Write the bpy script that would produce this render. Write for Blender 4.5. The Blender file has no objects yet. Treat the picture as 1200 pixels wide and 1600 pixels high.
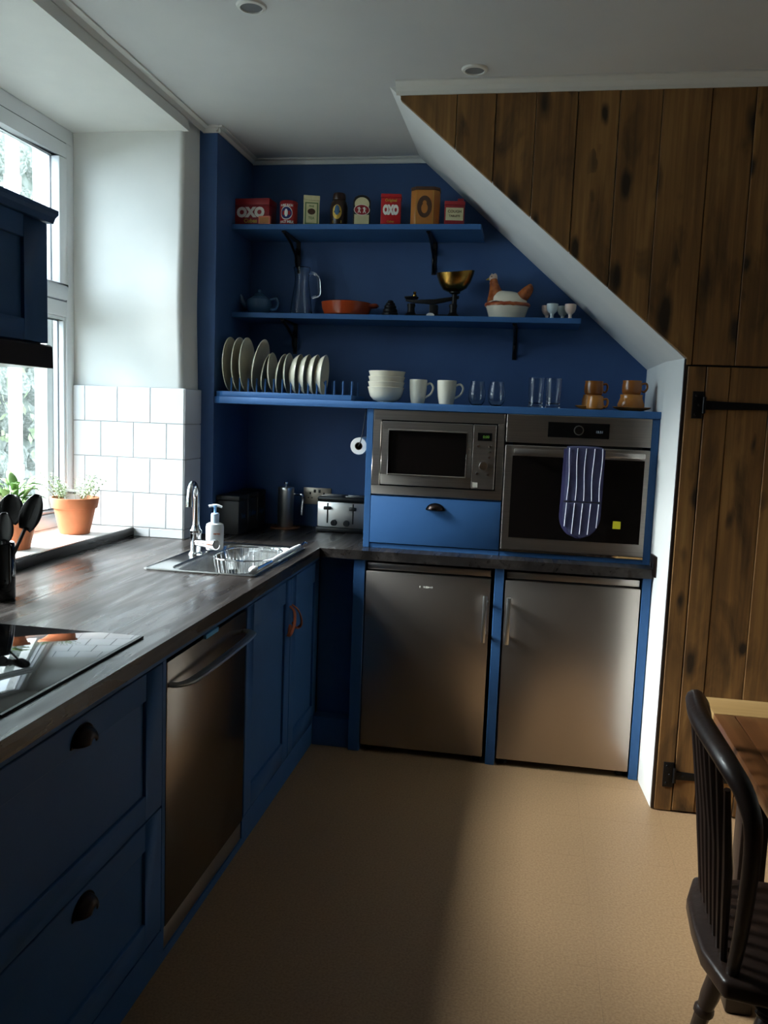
import bpy, bmesh, math, random
from mathutils import Vector, Matrix
random.seed(7)
PI = math.pi
S = bpy.context.scene
COL = S.collection

# ------------------------------------------------------------------ camera
cd = bpy.data.cameras.new('camera'); cam = bpy.data.objects.new('camera', cd); COL.objects.link(cam)
yaw, pitch, roll = 0.1685, 0.1156, -0.0379
fw = Vector((-math.sin(yaw)*math.cos(pitch), math.cos(yaw)*math.cos(pitch), -math.sin(pitch)))
r0 = Vector((math.cos(yaw), math.sin(yaw), 0)); d0 = fw.cross(r0)
rt = r0*math.cos(roll) + d0*math.sin(roll); dn = -r0*math.sin(roll) + d0*math.cos(roll)
mw = Matrix((( rt.x, -dn.x, -fw.x, 0.9087), (rt.y, -dn.y, -fw.y, -3.5991), (rt.z, -dn.z, -fw.z, 1.5093), (0, 0, 0, 1)))
cam.matrix_world = mw
cd.sensor_fit = 'VERTICAL'; cd.sensor_height = 24; cd.lens = 1326.12*24/1600; cd.clip_start = .02; cd.clip_end = 200
S.camera = cam

# ------------------------------------------------------------------ sky, window portal, exposure
W = bpy.data.worlds.new('overcast'); S.world = W; W.use_nodes = True
bg = W.node_tree.nodes['Background']; bg.inputs[0].default_value = (.74, .87, 1.0, 1); bg.inputs[1].default_value = 12
def portal(name, loc, rot, sx, sy):
    l = bpy.data.lights.new(name, 'AREA'); l.shape = 'RECTANGLE'; l.size = sx; l.size_y = sy; l.cycles.is_portal = True
    o = bpy.data.objects.new(name, l); COL.objects.link(o); o.location = loc; o.rotation_euler = rot
portal('window_daylight_portal', (-1.30, -.78, 1.81), (0, -PI/2, 0), 1.8, 1.56)
sl = bpy.data.lights.new('veiled_sun', 'SUN'); sl.energy = 45; sl.angle = math.radians(38); sl.color = (.97, .98, 1.0)
so_ = bpy.data.objects.new('veiled_sun', sl); COL.objects.link(so_); so_.location = (-6, -1.5, 6)
so_.rotation_euler = Vector((1, .0, -.76)).to_track_quat('-Z', 'Y').to_euler()
S.view_settings.view_transform = 'Standard'; S.view_settings.look = 'None'
S.view_settings.gamma = 1; S.view_settings.use_curve_mapping = False; S.view_settings.exposure = 0
S.cycles.use_denoising = True; S.cycles.max_bounces = 14; S.cycles.diffuse_bounces = 8; S.cycles.glossy_bounces = 6
S.cycles.transmission_bounces = 10; S.cycles.transparent_max_bounces = 16; S.cycles.caustics_reflective = False; S.cycles.caustics_refractive = False
S.cycles.sample_clamp_indirect = 6

# ------------------------------------------------------------------ materials
def lin(c):
    return tuple(((v/255)/12.92 if v/255 <= .04045 else ((v/255+.055)/1.055)**2.4) for v in c) + (1,)
def mat(name, c, rough=.5, metal=0, c2=None, ns=8, stretch=(1, 1, 1), lo=.35, hi=.65, bump=0, bs=60, coat=0, spec=.5, trans=0, ior=1.45, emit=0, rand=False, aniso=0, detail=4):
    m = bpy.data.materials.new(name); m.use_nodes = True; nt = m.node_tree; n = nt.nodes; L = nt.links.new
    b = n['Principled BSDF']; b.inputs['Base Color'].default_value = lin(c); b.inputs['Roughness'].default_value = rough
    b.inputs['Metallic'].default_value = metal; b.inputs['Specular IOR Level'].default_value = spec
    b.inputs['Transmission Weight'].default_value = trans; b.inputs['IOR'].default_value = ior
    b.inputs['Coat Weight'].default_value = coat; b.inputs['Anisotropic'].default_value = aniso
    if emit: b.inputs['Emission Color'].default_value = lin(c); b.inputs['Emission Strength'].default_value = emit
    if c2 or bump:
        tc = n.new('ShaderNodeTexCoord'); mp = n.new('ShaderNodeMapping'); mp.inputs['Scale'].default_value = stretch
        src = tc.outputs['Object']
        if rand:
            oi = n.new('ShaderNodeObjectInfo'); mu = n.new('ShaderNodeMath'); mu.operation = 'MULTIPLY'; mu.inputs[1].default_value = 40
            L(oi.outputs['Random'], mu.inputs[0]); va = n.new('ShaderNodeVectorMath'); L(src, va.inputs[0]); L(mu.outputs[0], va.inputs[1]); src = va.outputs[0]
        L(src, mp.inputs['Vector'])
        if c2:
            t = n.new('ShaderNodeTexNoise'); t.inputs['Scale'].default_value = ns; t.inputs['Detail'].default_value = detail; L(mp.outputs[0], t.inputs['Vector'])
            r = n.new('ShaderNodeValToRGB'); r.color_ramp.elements[0].position = lo; r.color_ramp.elements[1].position = hi
            r.color_ramp.elements[0].color = lin(c); r.color_ramp.elements[1].color = lin(c2)
            L(t.outputs['Fac'], r.inputs[0]); L(r.outputs[0], b.inputs['Base Color'])
        if bump:
            t2 = n.new('ShaderNodeTexNoise'); t2.inputs['Scale'].default_value = bs; t2.inputs['Detail'].default_value = 3; L(mp.outputs[0], t2.inputs['Vector'])
            bp = n.new('ShaderNodeBump'); bp.inputs['Strength'].default_value = bump; bp.inputs['Distance'].default_value = .004
            L(t2.outputs['Fac'], bp.inputs['Height']); L(bp.outputs[0], b.inputs['Normal'])
    return m
def wood(name, cdark, cmid, clight, rough=.5, rvar=0, axis=2, knots=True, grain=1.0, stain=.55, coat=0, spec=.4, bump=.25):
    """sawn timber: long grain noise, broad colour patches, dark oval knots; every board gets its own offset"""
    m = bpy.data.materials.new(name); m.use_nodes = True; nt = m.node_tree; n = nt.nodes; L = nt.links.new
    b = n['Principled BSDF']; b.inputs['Roughness'].default_value = rough; b.inputs['Coat Weight'].default_value = coat; b.inputs['Specular IOR Level'].default_value = spec
    tc = n.new('ShaderNodeTexCoord'); oi = n.new('ShaderNodeObjectInfo'); mu = n.new('ShaderNodeMath'); mu.operation = 'MULTIPLY'; mu.inputs[1].default_value = 31
    L(oi.outputs['Random'], mu.inputs[0]); va = n.new('ShaderNodeVectorMath'); L(tc.outputs['Object'], va.inputs[0]); L(mu.outputs[0], va.inputs[1])
    def mapped(across, along):
        mp = n.new('ShaderNodeMapping'); s = [across]*3; s[axis] = along; mp.inputs['Scale'].default_value = s; L(va.outputs[0], mp.inputs['Vector']); return mp.outputs[0]
    def noise(v, sc, det=5, dist=0):
        t = n.new('ShaderNodeTexNoise'); t.inputs['Scale'].default_value = sc; t.inputs['Detail'].default_value = det; t.inputs['Distortion'].default_value = dist; L(v, t.inputs['Vector']); return t.outputs['Fac']
    g = noise(mapped(60*grain, 2.2*grain), 1, 6, .6); p = noise(mapped(7, 1.6), 1, 4)
    r = n.new('ShaderNodeValToRGB'); e = r.color_ramp.elements; e[0].position = .28; e[0].color = lin(cdark); e[1].position = .72; e[1].color = lin(clight)
    x = r.color_ramp.elements.new(.5); x.color = lin(cmid)
    ad = n.new('ShaderNodeMix'); ad.inputs[0].default_value = .55; L(g, ad.inputs[2]); L(p, ad.inputs[3]); L(ad.outputs[0], r.inputs[0])
    col = r.outputs[0]
    # blotchy stain
    s = noise(mapped(9, 3.2), 1, 5, .8); sr = n.new('ShaderNodeValToRGB'); sr.color_ramp.elements[0].position = .52; sr.color_ramp.elements[1].position = .74
    sr.color_ramp.elements[0].color = (0, 0, 0, 1); sr.color_ramp.elements[1].color = (stain, stain, stain, 1); L(s, sr.inputs[0])
    mx = n.new('ShaderNodeMix'); mx.data_type = 'RGBA'; L(sr.outputs[0], mx.inputs[0]); L(col, mx.inputs[6]); mx.inputs[7].default_value = lin(tuple(v*.32 for v in cdark)); col = mx.outputs[2]
    if knots:
        vo = n.new('ShaderNodeTexVoronoi'); vo.inputs['Scale'].default_value = 1; vo.inputs['Randomness'].default_value = .95; nz = n.new('ShaderNodeTexNoise'); nz.inputs['Scale'].default_value = 1; nz.inputs['Detail'].default_value = 3; km = mapped(12.5, 4.6); L(km, nz.inputs['Vector']); ns_ = n.new('ShaderNodeVectorMath'); ns_.operation = 'SCALE'; ns_.inputs['Scale'].default_value = .55; L(nz.outputs['Color'], ns_.inputs[0]); nv = n.new('ShaderNodeVectorMath'); L(km, nv.inputs[0]); L(ns_.outputs[0], nv.inputs[1]); L(nv.outputs[0], vo.inputs['Vector'])
        kr = n.new('ShaderNodeValToRGB'); kr.color_ramp.elements[0].position = .17; kr.color_ramp.elements[1].position = .40
        kr.color_ramp.elements[0].color = (.92, .92, .92, 1); kr.color_ramp.elements[1].color = (0, 0, 0, 1);         sp = n.new('ShaderNodeSeparateColor'); L(vo.outputs['Color'], sp.inputs[0]); sz = n.new('ShaderNodeMath'); sz.operation = 'MULTIPLY_ADD'; sz.inputs[1].default_value = 1.3; sz.inputs[2].default_value = .75; L(sp.outputs[1], sz.inputs[0]); sm_ = n.new('ShaderNodeMath'); sm_.operation = 'MULTIPLY'; L(vo.outputs['Distance'], sm_.inputs[0]); L(sz.outputs[0], sm_.inputs[1]); L(sm_.outputs[0], kr.inputs[0]); gt = n.new('ShaderNodeMath'); gt.operation = 'GREATER_THAN'; gt.inputs[1].default_value = .42; L(sp.outputs[0], gt.inputs[0])
        ml = n.new('ShaderNodeMath'); ml.operation = 'MULTIPLY'; L(kr.outputs[0], ml.inputs[0]); L(gt.outputs[0], ml.inputs[1])
        m2 = n.new('ShaderNodeMix'); m2.data_type = 'RGBA'; L(ml.outputs[0], m2.inputs[0]); L(col, m2.inputs[6]); m2.inputs[7].default_value = lin(tuple(v*.3 for v in cdark)); col = m2.outputs[2]
    L(col, b.inputs['Base Color'])
    if rvar:
        mr = n.new('ShaderNodeMapRange'); mr.inputs['From Min'].default_value = .35; mr.inputs['From Max'].default_value = .65; mr.inputs['To Min'].default_value = rough-rvar; mr.inputs['To Max'].default_value = rough+rvar
        L(noise(mapped(16, 1.6), 1, 6, 1.0), mr.inputs['Value']); L(mr.outputs[0], b.inputs['Roughness'])
    bp = n.new('ShaderNodeBump'); bp.inputs['Strength'].default_value = bump; bp.inputs['Distance'].default_value = .003; L(g, bp.inputs['Height']); L(bp.outputs[0], b.inputs['Normal'])
    return m
def glazing(name):
    """thin window glass: see-through sheet with a Fresnel reflection"""
    m = bpy.data.materials.new(name); m.use_nodes = True; nt = m.node_tree; n = nt.nodes; L = nt.links.new; n.remove(n['Principled BSDF'])
    t = n.new('ShaderNodeBsdfTransparent'); t.inputs[0].default_value = (.93, .96, .95, 1); g = n.new('ShaderNodeBsdfGlossy'); g.inputs['Roughness'].default_value = .02
    lw = n.new('ShaderNodeLayerWeight'); pw = n.new('ShaderNodeMath'); pw.operation = 'POWER'; pw.inputs[1].default_value = 5; L(lw.outputs['Facing'], pw.inputs[0])
    f = n.new('ShaderNodeMath'); f.operation = 'MULTIPLY_ADD'; f.inputs[1].default_value = .92; f.inputs[2].default_value = .035; L(pw.outputs[0], f.inputs[0]); x = n.new('ShaderNodeMixShader'); L(f.outputs[0], x.inputs[0]); L(t.outputs[0], x.inputs[1]); L(g.outputs[0], x.inputs[2])
    L(x.outputs[0], n['Material Output'].inputs['Surface']); return m
MT = {}
MT['white'] = mat('white_plaster', (226, 226, 222), .75, c2=(218, 219, 216), ns=3, bump=.12, bs=14)
MT['ceil'] = mat('ceiling_paint', (214, 215, 213), .8, c2=(205, 207, 207), ns=2)
MT['trimw'] = mat('white_gloss_trim', (222, 222, 216), .4)
MT['upvc'] = mat('upvc_white', (232, 235, 238), .28)
MT['tile'] = mat('white_glazed_tile', (232, 234, 236), .12, bump=.03, bs=18)
MT['grout'] = mat('grey_grout', (176, 178, 180), .9)
MT['blue'] = mat('blue_paint', (54, 96, 146), .5, c2=(50, 91, 140), ns=5, spec=.3, bump=.06, bs=40)
MT['bluew'] = mat('blue_wall_paint', (54, 86, 132), .62, c2=(50, 80, 125), ns=4, bump=.1, bs=22)
MT['work'] = wood('dark_stained_worktop', (22, 19, 17), (36, 32, 30), (66, 61, 58), rough=.31, rvar=.10, axis=1, knots=False, stain=.65, spec=.5, bump=.14)
MT['board'] = wood('stained_plank', (84, 58, 31), (126, 89, 47), (166, 123, 69), rough=.6, axis=2, stain=.75)
MT['tabtop'] = wood('table_plank', (70, 40, 20), (92, 54, 27), (114, 72, 40), rough=.35, axis=1, knots=False, stain=.35, coat=.2)
MT['tabend'] = wood('pale_breadboard', (126, 98, 58), (148, 116, 72), (166, 134, 88), rough=.4, axis=0, knots=False, stain=.2)
MT['dkwood'] = wood('dark_chair_wood', (26, 18, 14), (34, 23, 18), (46, 32, 24), rough=.38, axis=2, knots=False, stain=.3, coat=.08)
MT['cork'] = mat('cork_tile', (170, 137, 102), .5, c2=(144, 114, 82), ns=140, lo=.3, hi=.7, bump=.1, bs=160, detail=6)
MT['gap'] = mat('joint_filler', (138, 104, 72), .9)
MT['steel'] = mat('brushed_steel', (188, 180, 172), .3, 1, c2=(178, 170, 163), ns=3, stretch=(1, 1, 60), bump=.05, bs=12)
MT['steelv'] = mat('satin_steel', (182, 172, 163), .34, 1, bump=.03, bs=200, stretch=(.04, .04, 1))
MT['dwsteel'] = mat('dishwasher_steel', (128, 118, 108), .24, 1, bump=.02, bs=200, stretch=(1, 1, .04))
MT['potsteel'] = mat('polished_pot_steel', (222, 221, 217), .3, 1)
MT['gasket'] = mat('grey_gasket', (104, 110, 118), .6)
MT['dimwall'] = mat('far_room_paint', (196, 180, 160), .85)
MT['chrome'] = mat('chrome', (225, 226, 228), .06, 1)
MT['sink'] = mat('sink_steel', (205, 205, 203), .2, 1)
MT['blackgl'] = mat('black_glass', (10, 10, 11), .04, spec=.6)
MT['ovengl'] = mat('oven_glass', (16, 13, 12), .08, spec=.35)
MT['black'] = mat('black_plastic', (18, 18, 19), .38)
MT['iron'] = mat('black_iron', (20, 18, 18), .45, .5, bump=.15, bs=90)
MT['bronze'] = mat('dark_bronze', (44, 35, 32), .34, .8)
MT['cream'] = mat('cream_glaze', (222, 216, 196), .14, c2=(214, 207, 186), ns=6)
MT['glass'] = mat('clear_glass', (250, 252, 252), 0, trans=1, ior=1.33)
MT['pane'] = glazing('window_glass')
MT['terra'] = mat('terracotta', (196, 118, 78), .75, c2=(182, 104, 66), ns=9, bump=.1, bs=50)
MT['soil'] = mat('soil', (52, 38, 28), .95, bump=.5, bs=60)
MT['leaf'] = mat('leaf', (112, 148, 82), .5, c2=(140, 170, 108), ns=20)
MT['leafd'] = mat('herb_leaf', (120, 140, 104), .6, c2=(150, 164, 132), ns=20)
MT['tag'] = mat('plant_tag', (226, 226, 224), .6)
MT['redtin'] = mat('red_tin', (176, 26, 30), .35, c2=(160, 22, 28), ns=12)
MT['maroon'] = mat('maroon_tin', (140, 30, 36), .4)
MT['pink'] = mat('salmon_card', (210, 120, 90), .6)
MT['tinw'] = mat('tin_white_print', (226, 222, 210), .45)
MT['ivory'] = mat('ivory_tin', (206, 198, 156), .42, c2=(188, 180, 134), ns=14)
MT['green'] = mat('green_print', (98, 118, 74), .5)
MT['navy'] = mat('navy_print', (36, 40, 104), .45)
MT['gold'] = mat('gold_print', (186, 150, 62), .35, .4)
MT['jarbrown'] = mat('dark_tin', (52, 32, 24), .3, c2=(38, 24, 18), ns=10)
MT['blacktin'] = mat('black_tin', (16, 15, 15), .5)
MT['amber'] = mat('amber_tin', (176, 112, 48), .4, c2=(156, 94, 38), ns=10)
MT['amberd'] = mat('amber_print', (66, 38, 20), .5)
MT['teapot'] = mat('blue_teapot', (62, 94, 124), .12)
MT['redclay'] = mat('glazed_terracotta', (164, 68, 34), .14, c2=(148, 58, 28), ns=5)
MT['brass'] = mat('brass', (168, 128, 62), .25, 1)
MT['henw'] = mat('hen_white', (222, 212, 190), .2, bump=.2, bs=120)
MT['henb'] = mat('hen_brown', (166, 92, 44), .25, c2=(128, 62, 26), ns=40)
MT['henr'] = mat('hen_rim', (140, 62, 38), .3, c2=(170, 90, 50), ns=30)
MT['comb'] = mat('hen_comb', (198, 170, 150), .3)
MT['eggp'] = mat('eggcup_pink', (226, 190, 170), .2, c2=(222, 216, 204), ns=16)
MT['eggb'] = mat('eggcup_blue', (206, 216, 214), .2, c2=(188, 202, 206), ns=16)
MT['eggg'] = mat('eggcup_grey', (170, 176, 170), .2)
MT['stone'] = mat('ochre_stoneware', (186, 124, 58), .2, c2=(166, 104, 44), ns=9)
MT['stoned'] = mat('brown_stoneware', (150, 92, 40), .22, c2=(128, 74, 32), ns=9)
MT['leather'] = mat('tan_leather', (186, 96, 56), .5)
MT['cyan'] = mat('blue_tape', (96, 186, 244), .5)
MT['glove'] = mat('navy_cotton', (62, 64, 96), .9, c2=(54, 56, 86), ns=30, bump=.4, bs=300)
MT['glovetrim'] = mat('navy_binding', (44, 42, 82), .9)
MT['stripe'] = mat('white_stripe', (225, 226, 236), .9)
MT['yellow'] = mat('yellow_sticker', (214, 206, 44), .5)
MT['paper'] = mat('white_paper', (234, 232, 228), .85)
MT['card'] = mat('card_core', (96, 76, 62), .9)
MT['whitep'] = mat('white_plastic', (236, 238, 240), .3)
MT['soapb'] = mat('soap_bottle', (232, 234, 234), .25)
MT['bluep'] = mat('blue_collar', (120, 170, 220), .3)
MT['pumpp'] = mat('pale_blue_pump', (196, 216, 234), .3)
MT['socket'] = mat('brushed_socket_plate', (170, 160, 146), .35, .8)
MT['digit'] = mat('display_digit', (150, 160, 170), .4, emit=.12)
MT['gdigit'] = mat('green_digit', (90, 130, 50), .4, emit=.06)
MT['lamp'] = mat('downlight_lens', (120, 122, 124), .3)
MT['rock'] = mat('garden_rock', (122, 124, 118), .9, c2=(66, 72, 62), ns=7, bump=.8, bs=22, rand=True)
MT['moss'] = mat('moss_leaf', (116, 124, 92), .8, c2=(80, 92, 64), ns=14)
MT['pipe'] = mat('white_downpipe', (232, 234, 230), .4)
MT['yard'] = mat('yard_ground', (140, 140, 134), .9, c2=(110, 112, 104), ns=4)
MT['render'] = mat('outside_render', (236, 236, 232), .8)
MT['trivet'] = mat('cork_trivet', (120, 76, 46), .8)
MT['slotdark'] = mat('dark_recess', (8, 8, 9), .7)

# ------------------------------------------------------------------ mesh helpers
class MB:
    def __init__(s): s.v = []; s.f = []
    def add(s, vs, fs):
        o = len(s.v); s.v += [tuple(v) for v in vs]; s.f += [tuple(i+o for i in f) for f in fs]; return s
    def box(s, x0, x1, y0, y1, z0, z1):
        if x0 > x1: x0, x1 = x1, x0
        if y0 > y1: y0, y1 = y1, y0
        if z0 > z1: z0, z1 = z1, z0
        return s.add([(x0,y0,z0),(x1,y0,z0),(x1,y1,z0),(x0,y1,z0),(x0,y0,z1),(x1,y0,z1),(x1,y1,z1),(x0,y1,z1)],
                     [(3,2,1,0),(4,5,6,7),(0,1,5,4),(1,2,6,5),(2,3,7,6),(3,0,4,7)])
    def prism(s, poly, axis, a, b):
        """poly: 2D points in the other two axes (in x,y,z order) extruded from a to b along axis"""
        def P(p, t):
            q = list(p); q.insert(axis, t); return tuple(q)
        n = len(poly); vs = [P(p, a) for p in poly] + [P(p, b) for p in poly]
        area = sum(poly[i][0]*poly[(i+1) % n][1]-poly[(i+1) % n][0]*poly[i][1] for i in range(n))
        fs = [tuple(range(n)), tuple(range(2*n-1, n-1, -1))] + [(i, i+n, (i+1) % n+n, (i+1) % n) for i in range(n)]
        flip = (area > 0) == (b > a)
        if axis == 1: flip = not flip
        if not flip: fs = [f[::-1] for f in fs]
        return s.add(vs, fs)
    def lathe(s, prof, cx=0, cy=0, cz=0, seg=28, sx=1, sy=1, a0=0, a1=2*PI):
        full = abs(a1-a0-2*PI) < 1e-6; k = seg if full else seg+1
        vs = []; ring = []
        for r, z in prof:
            if r < 1e-6: ring.append([len(vs)]*k); vs.append((cx, cy, cz+z))
            else:
                ring.append(list(range(len(vs), len(vs)+k)))
                for i in range(k):
                    a = a0+(a1-a0)*i/seg; vs.append((cx+r*sx*math.cos(a), cy+r*sy*math.sin(a), cz+z))
        fs = []
        for j in range(len(prof)-1):
            for i in range(seg):
                i2 = (i+1) % k; q = [ring[j][i], ring[j][i2], ring[j+1][i2], ring[j+1][i]]
                u = []
                for w in q:
                    if w not in u: u.append(w)
                if len(u) > 2: fs.append(tuple(u))
        return s.add(vs, fs)
    def tube(s, pts, r, seg=10, closed=False, cap=True, flat=1.0):
        pts = [Vector(p) for p in pts]; n = len(pts); rs = r if isinstance(r, (list, tuple)) else [r]*n
        vs = []; up = None
        for i in range(n):
            if closed: t = pts[(i+1) % n]-pts[i-1]
            else: t = pts[min(i+1, n-1)]-pts[max(i-1, 0)]
            t.normalize()
            if up is None:
                up = Vector((0, 0, 1)) if abs(t.z) < .9 else Vector((1, 0, 0))
            a = t.cross(up)
            if a.length < 1e-5: a = t.orthogonal()
            a.normalize(); b = a.cross(t).normalized(); up = b
            for k in range(seg):
                g = 2*PI*k/seg; vs.append(pts[i]+a*(rs[i]*math.cos(g))+b*(rs[i]*flat*math.sin(g)))
        fs = []
        for i in range(n if closed else n-1):
            j = (i+1) % n
            for k in range(seg):
                k2 = (k+1) % seg; fs.append((i*seg+k, i*seg+k2, j*seg+k2, j*seg+k))
        if cap and not closed:
            fs.append(tuple(range(seg-1, -1, -1))); fs.append(tuple((n-1)*seg+k for k in range(seg)))
        return s.add(vs, fs)
    def ball(s, c, rx, ry=None, rz=None, seg=16, rings=10, z0=-1.0, z1=1.0):
        ry = ry or rx; rz = rz or rx; prof = []
        t0 = math.asin(z0); t1 = math.asin(z1)
        for i in range(rings+1):
            t = t0+(t1-t0)*i/rings; prof.append((max(0, math.cos(t)), math.sin(t)))
        k = MB().lathe([(a, b) for a, b in prof], seg=seg)
        return s.add([(c[0]+x*rx, c[1]+y*ry, c[2]+z*rz) for x, y, z in k.v], k.f)
    def cyl(s, p0, p1, r, seg=16): return s.tube([p0, p1], r, seg)
    def xf(s, M): s.v = [tuple(M @ Vector(v)) for v in s.v]; return s
    def join(s, o): return s.add(o.v, o.f)
def bez(pts, n=24):
    """smooth curve through points (Catmull-Rom)"""
    P = [Vector(p) for p in pts]; P = [2*P[0]-P[1]] + P + [2*P[-1]-P[-2]]; out = []
    seg = len(P)-3
    for i in range(n+1):
        u = i/n*seg; k = min(int(u), seg-1); t = u-k; a, b, c, d = P[k:k+4]
        out.append(.5*((2*b)+(c-a)*t+(2*a-5*b+4*c-d)*t*t+(3*b-a-3*c+d)*t**3))
    return out
WL = {}
def link(o, parent=None):
    COL.objects.link(o)
    if parent is not None: o.parent = parent
    return o
def tag(o, label=None, cat=None, group=None, kind=None):
    if label: o['label'] = label
    if cat: o['category'] = cat
    if group: o['group'] = group
    if kind: o['kind'] = kind
    return o
def thing(name, label, cat, loc=(0, 0, 0), rz=0, group=None, kind=None):
    o = bpy.data.objects.new(name, None); o.empty_display_size = .05; link(o); o.location = loc; o.rotation_euler = (0, 0, rz)
    WL[o.name] = Vector(loc); return tag(o, label, cat, group, kind)
def obj(name, mb, m, parent=None, bev=0, smooth=False, seg=2, world=False, label=None, ang=35):
    """one mesh object; world=True: the shape is given in room coordinates"""
    off = WL.get(parent.name, Vector((0, 0, 0))) if (world and parent is not None) else Vector((0, 0, 0))
    me = bpy.data.meshes.new(name); me.from_pydata([tuple(Vector(v)-off) for v in mb.v], [], mb.f)
    bm = bmesh.new(); bm.from_mesh(me); bmesh.ops.remove_doubles(bm, verts=bm.verts, dist=1e-6)
    bmesh.ops.recalc_face_normals(bm, faces=bm.faces)
    if bev:
        ed = [e for e in bm.edges if len(e.link_faces) == 2 and e.calc_face_angle(0) > .5]
        bmesh.ops.bevel(bm, geom=ed, offset=bev, segments=seg, affect='EDGES', clamp_overlap=True, profile=.5)
    bm.to_mesh(me); bm.free()
    me.materials.append(MT[m] if isinstance(m, str) else m)
    if smooth or bev: me.shade_smooth(); me.set_sharp_from_angle(angle=math.radians(ang))
    o = bpy.data.objects.new(name, me); link(o, parent)
    if parent is not None and world: WL[o.name] = off
    elif parent is None: WL[o.name] = Vector((0, 0, 0))
    if label: o['label'] = label
    return o
def struct(name, mb, m, **k): return tag(obj(name, mb, m, **k), kind='structure')
def copy_tree(o, parent=None):
    c = o.copy(); link(c, parent)
    for ch in list(o.children): copy_tree(ch, c)
    return c
def place(o, loc, rz=0, label=None):
    o.location = loc; o.rotation_euler = (0, 0, rz)
    if label: o['label'] = label
    return o
def lettering(txt, size, bold=0, ext=.0006):
    """text as mesh builder lying in XY, centred"""
    c = bpy.data.curves.new('t', 'FONT'); c.body = txt; c.size = size; c.extrude = ext; c.offset = bold; c.align_x = 'CENTER'; c.align_y = 'CENTER'; c.resolution_u = 3
    o = bpy.data.objects.new('t', c); COL.objects.link(o); dg = bpy.context.evaluated_depsgraph_get(); me = bpy.data.meshes.new_from_object(o.evaluated_get(dg))
    b = MB().add([v.co[:] for v in me.vertices], [tuple(p.vertices) for p in me.polygons])
    bpy.data.objects.remove(o); bpy.data.curves.remove(c); bpy.data.meshes.remove(me); return b
FRONT = Matrix(((1, 0, 0, 0), (0, 0, -1, 0), (0, 1, 0, 0), (0, 0, 0, 1)))     # XY print -> faces -Y
SIDE = Matrix(((0, 0, 1, 0), (1, 0, 0, 0), (0, 1, 0, 0), (0, 0, 0, 1)))        # XY print -> faces +X
def T(x, y, z): return Matrix.Translation((x, y, z))
def disc(r, seg=24, t=.0006, sx=1, sy=1):
    """flat printed disc in XY"""
    return MB().lathe([(0, 0), (r, 0), (r, t), (0, t)], seg=seg, sx=sx, sy=sy)
def card(w, h, t=.0006): return MB().box(-w/2, w/2, -h/2, h/2, 0, t)
# ================================================================== THE SETTING
CZ = 2.748; YP = -.27; YB = .65; XR = 1.4517; HW = .9135
XRW = .8665+.305*8; YRW = -.1-.305*18
fl = struct('floor', MB().box(-.7, XRW+.1, YRW-.1, YB, -.06, -.0015), 'gap'); fl['label'] = 'floor laid with square cork tiles'
tm = MB().box(.0002, .3048, .0002, .3048, -.004, 0)
t0 = None
for i in range(11):
    for j in range(19):
        if t0 is None: o = t0 = obj('cork_tile', tm, 'cork', fl)
        else: o = bpy.data.objects.new('cork_tile', t0.data); link(o, fl)
        o.location = (.8665+.305*(i-3), YRW+.305*j, 0)
struct('ceiling', MB().box(-1.27, XRW+.1, YRW-.1, YB+.1, CZ, CZ+.1), 'ceil')
# left wall: deep stone wall with window opening
YJ = -1.55; YT = -.022; ZH = 2.6786
m = MB().box(-1.27, -.613, YRW-.1, YJ, -.06, CZ).box(-1.27, -.62, YJ, YT+.01, -.06, .872).box(-1.27, -.87, YJ, YT+.01, .872, .9125)
m.box(-1.27, -.613, YJ, YT+.02, ZH, CZ).box(-1.27, -.64, YT+.02, YB+.1, -.06, CZ)
wl = struct('wall_left', m, 'white'); wl['label'] = 'thick white plastered wall with deep window reveal'
# plastered pier beside the window: rounded, slightly wavy arris
def pier_profile(z):
    t = max(0, min(1, (z-1.6)/1.05)); xc = -.628-.006*t + .008*math.exp(-((z-1.95)/.25)**2)*(-1); r = .022
    yw = YT+.006+.003*math.sin(z*5)
    p = [(-1.16, yw+.004), (-1.0, yw+.001*math.sin(z*9)), (-.85, yw-.001), (-.72, yw), (xc-r, yw)]
    for k in range(1, 6):
        a = -PI/2+PI/2*k/6; p.append((xc-r+r*math.cos(a), yw+r+r*math.sin(a)))
    p += [(xc, yw+r), (xc+.002, .08), (xc+.004, .16)]
    return p
zs = [HW+.0005+(CZ-.0006-HW)*k/40 for k in range(41)]; m = MB(); rows = [pier_profile(z) for z in zs]; k = len(rows[0])
m.add([(x, y, z) for z, rw in zip(zs, rows) for x, y in rw], [(j*k+i, j*k+i+1, (j+1)*k+i+1, (j+1)*k+i) for j in range(40) for i in range(k-1)])
obj('plaster_reveal', m, 'white', wl, smooth=True, ang=80)
obj('outer_reveal', MB().box(-1.278, -1.218, -.115, YT+.012, .85, 2.72).box(-1.278, -1.218, YJ-.01, YJ+.09, .85, 2.72).box(-1.33, -1.218, YJ, YT, .80, .93).box(-1.278, -1.218, YJ, YT, 2.60, 2.72), 'render', wl)
# white brick-bond tiles on the reveal and round the corner of the pier
TP = .1575; ZT = 1.5849; g = .0016
m = MB().box(-1.144, -.6150, YT-.0015, YT+.004, HW+.0006, ZT).box(-.6305, -.6148, YT-.001, .158, HW+.0006, ZT)
obj('tile_grout', m, 'grout', wl)
for r in range(5):
    z1 = ZT-TP*r-g; z0 = max(ZT-TP*(r+1)+g, HW+.001)
    x1 = -.613; first = TP if r % 2 == 0 else TP/2+.001
    while x1 > -1.14:
        x0 = max(x1-first, -1.143); first = TP
        obj('tile', MB().box(x0+g, x1-g*(x1 < -.62), YT-.0085, YT-.001, z0, z1), 'tile', wl, bev=.0012, seg=1); x1 = x0
    obj('tile', MB().box(-.615, -.6075, YT-.004, .1575, z0, z1), 'tile', wl, bev=.0012, seg=1)
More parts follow.
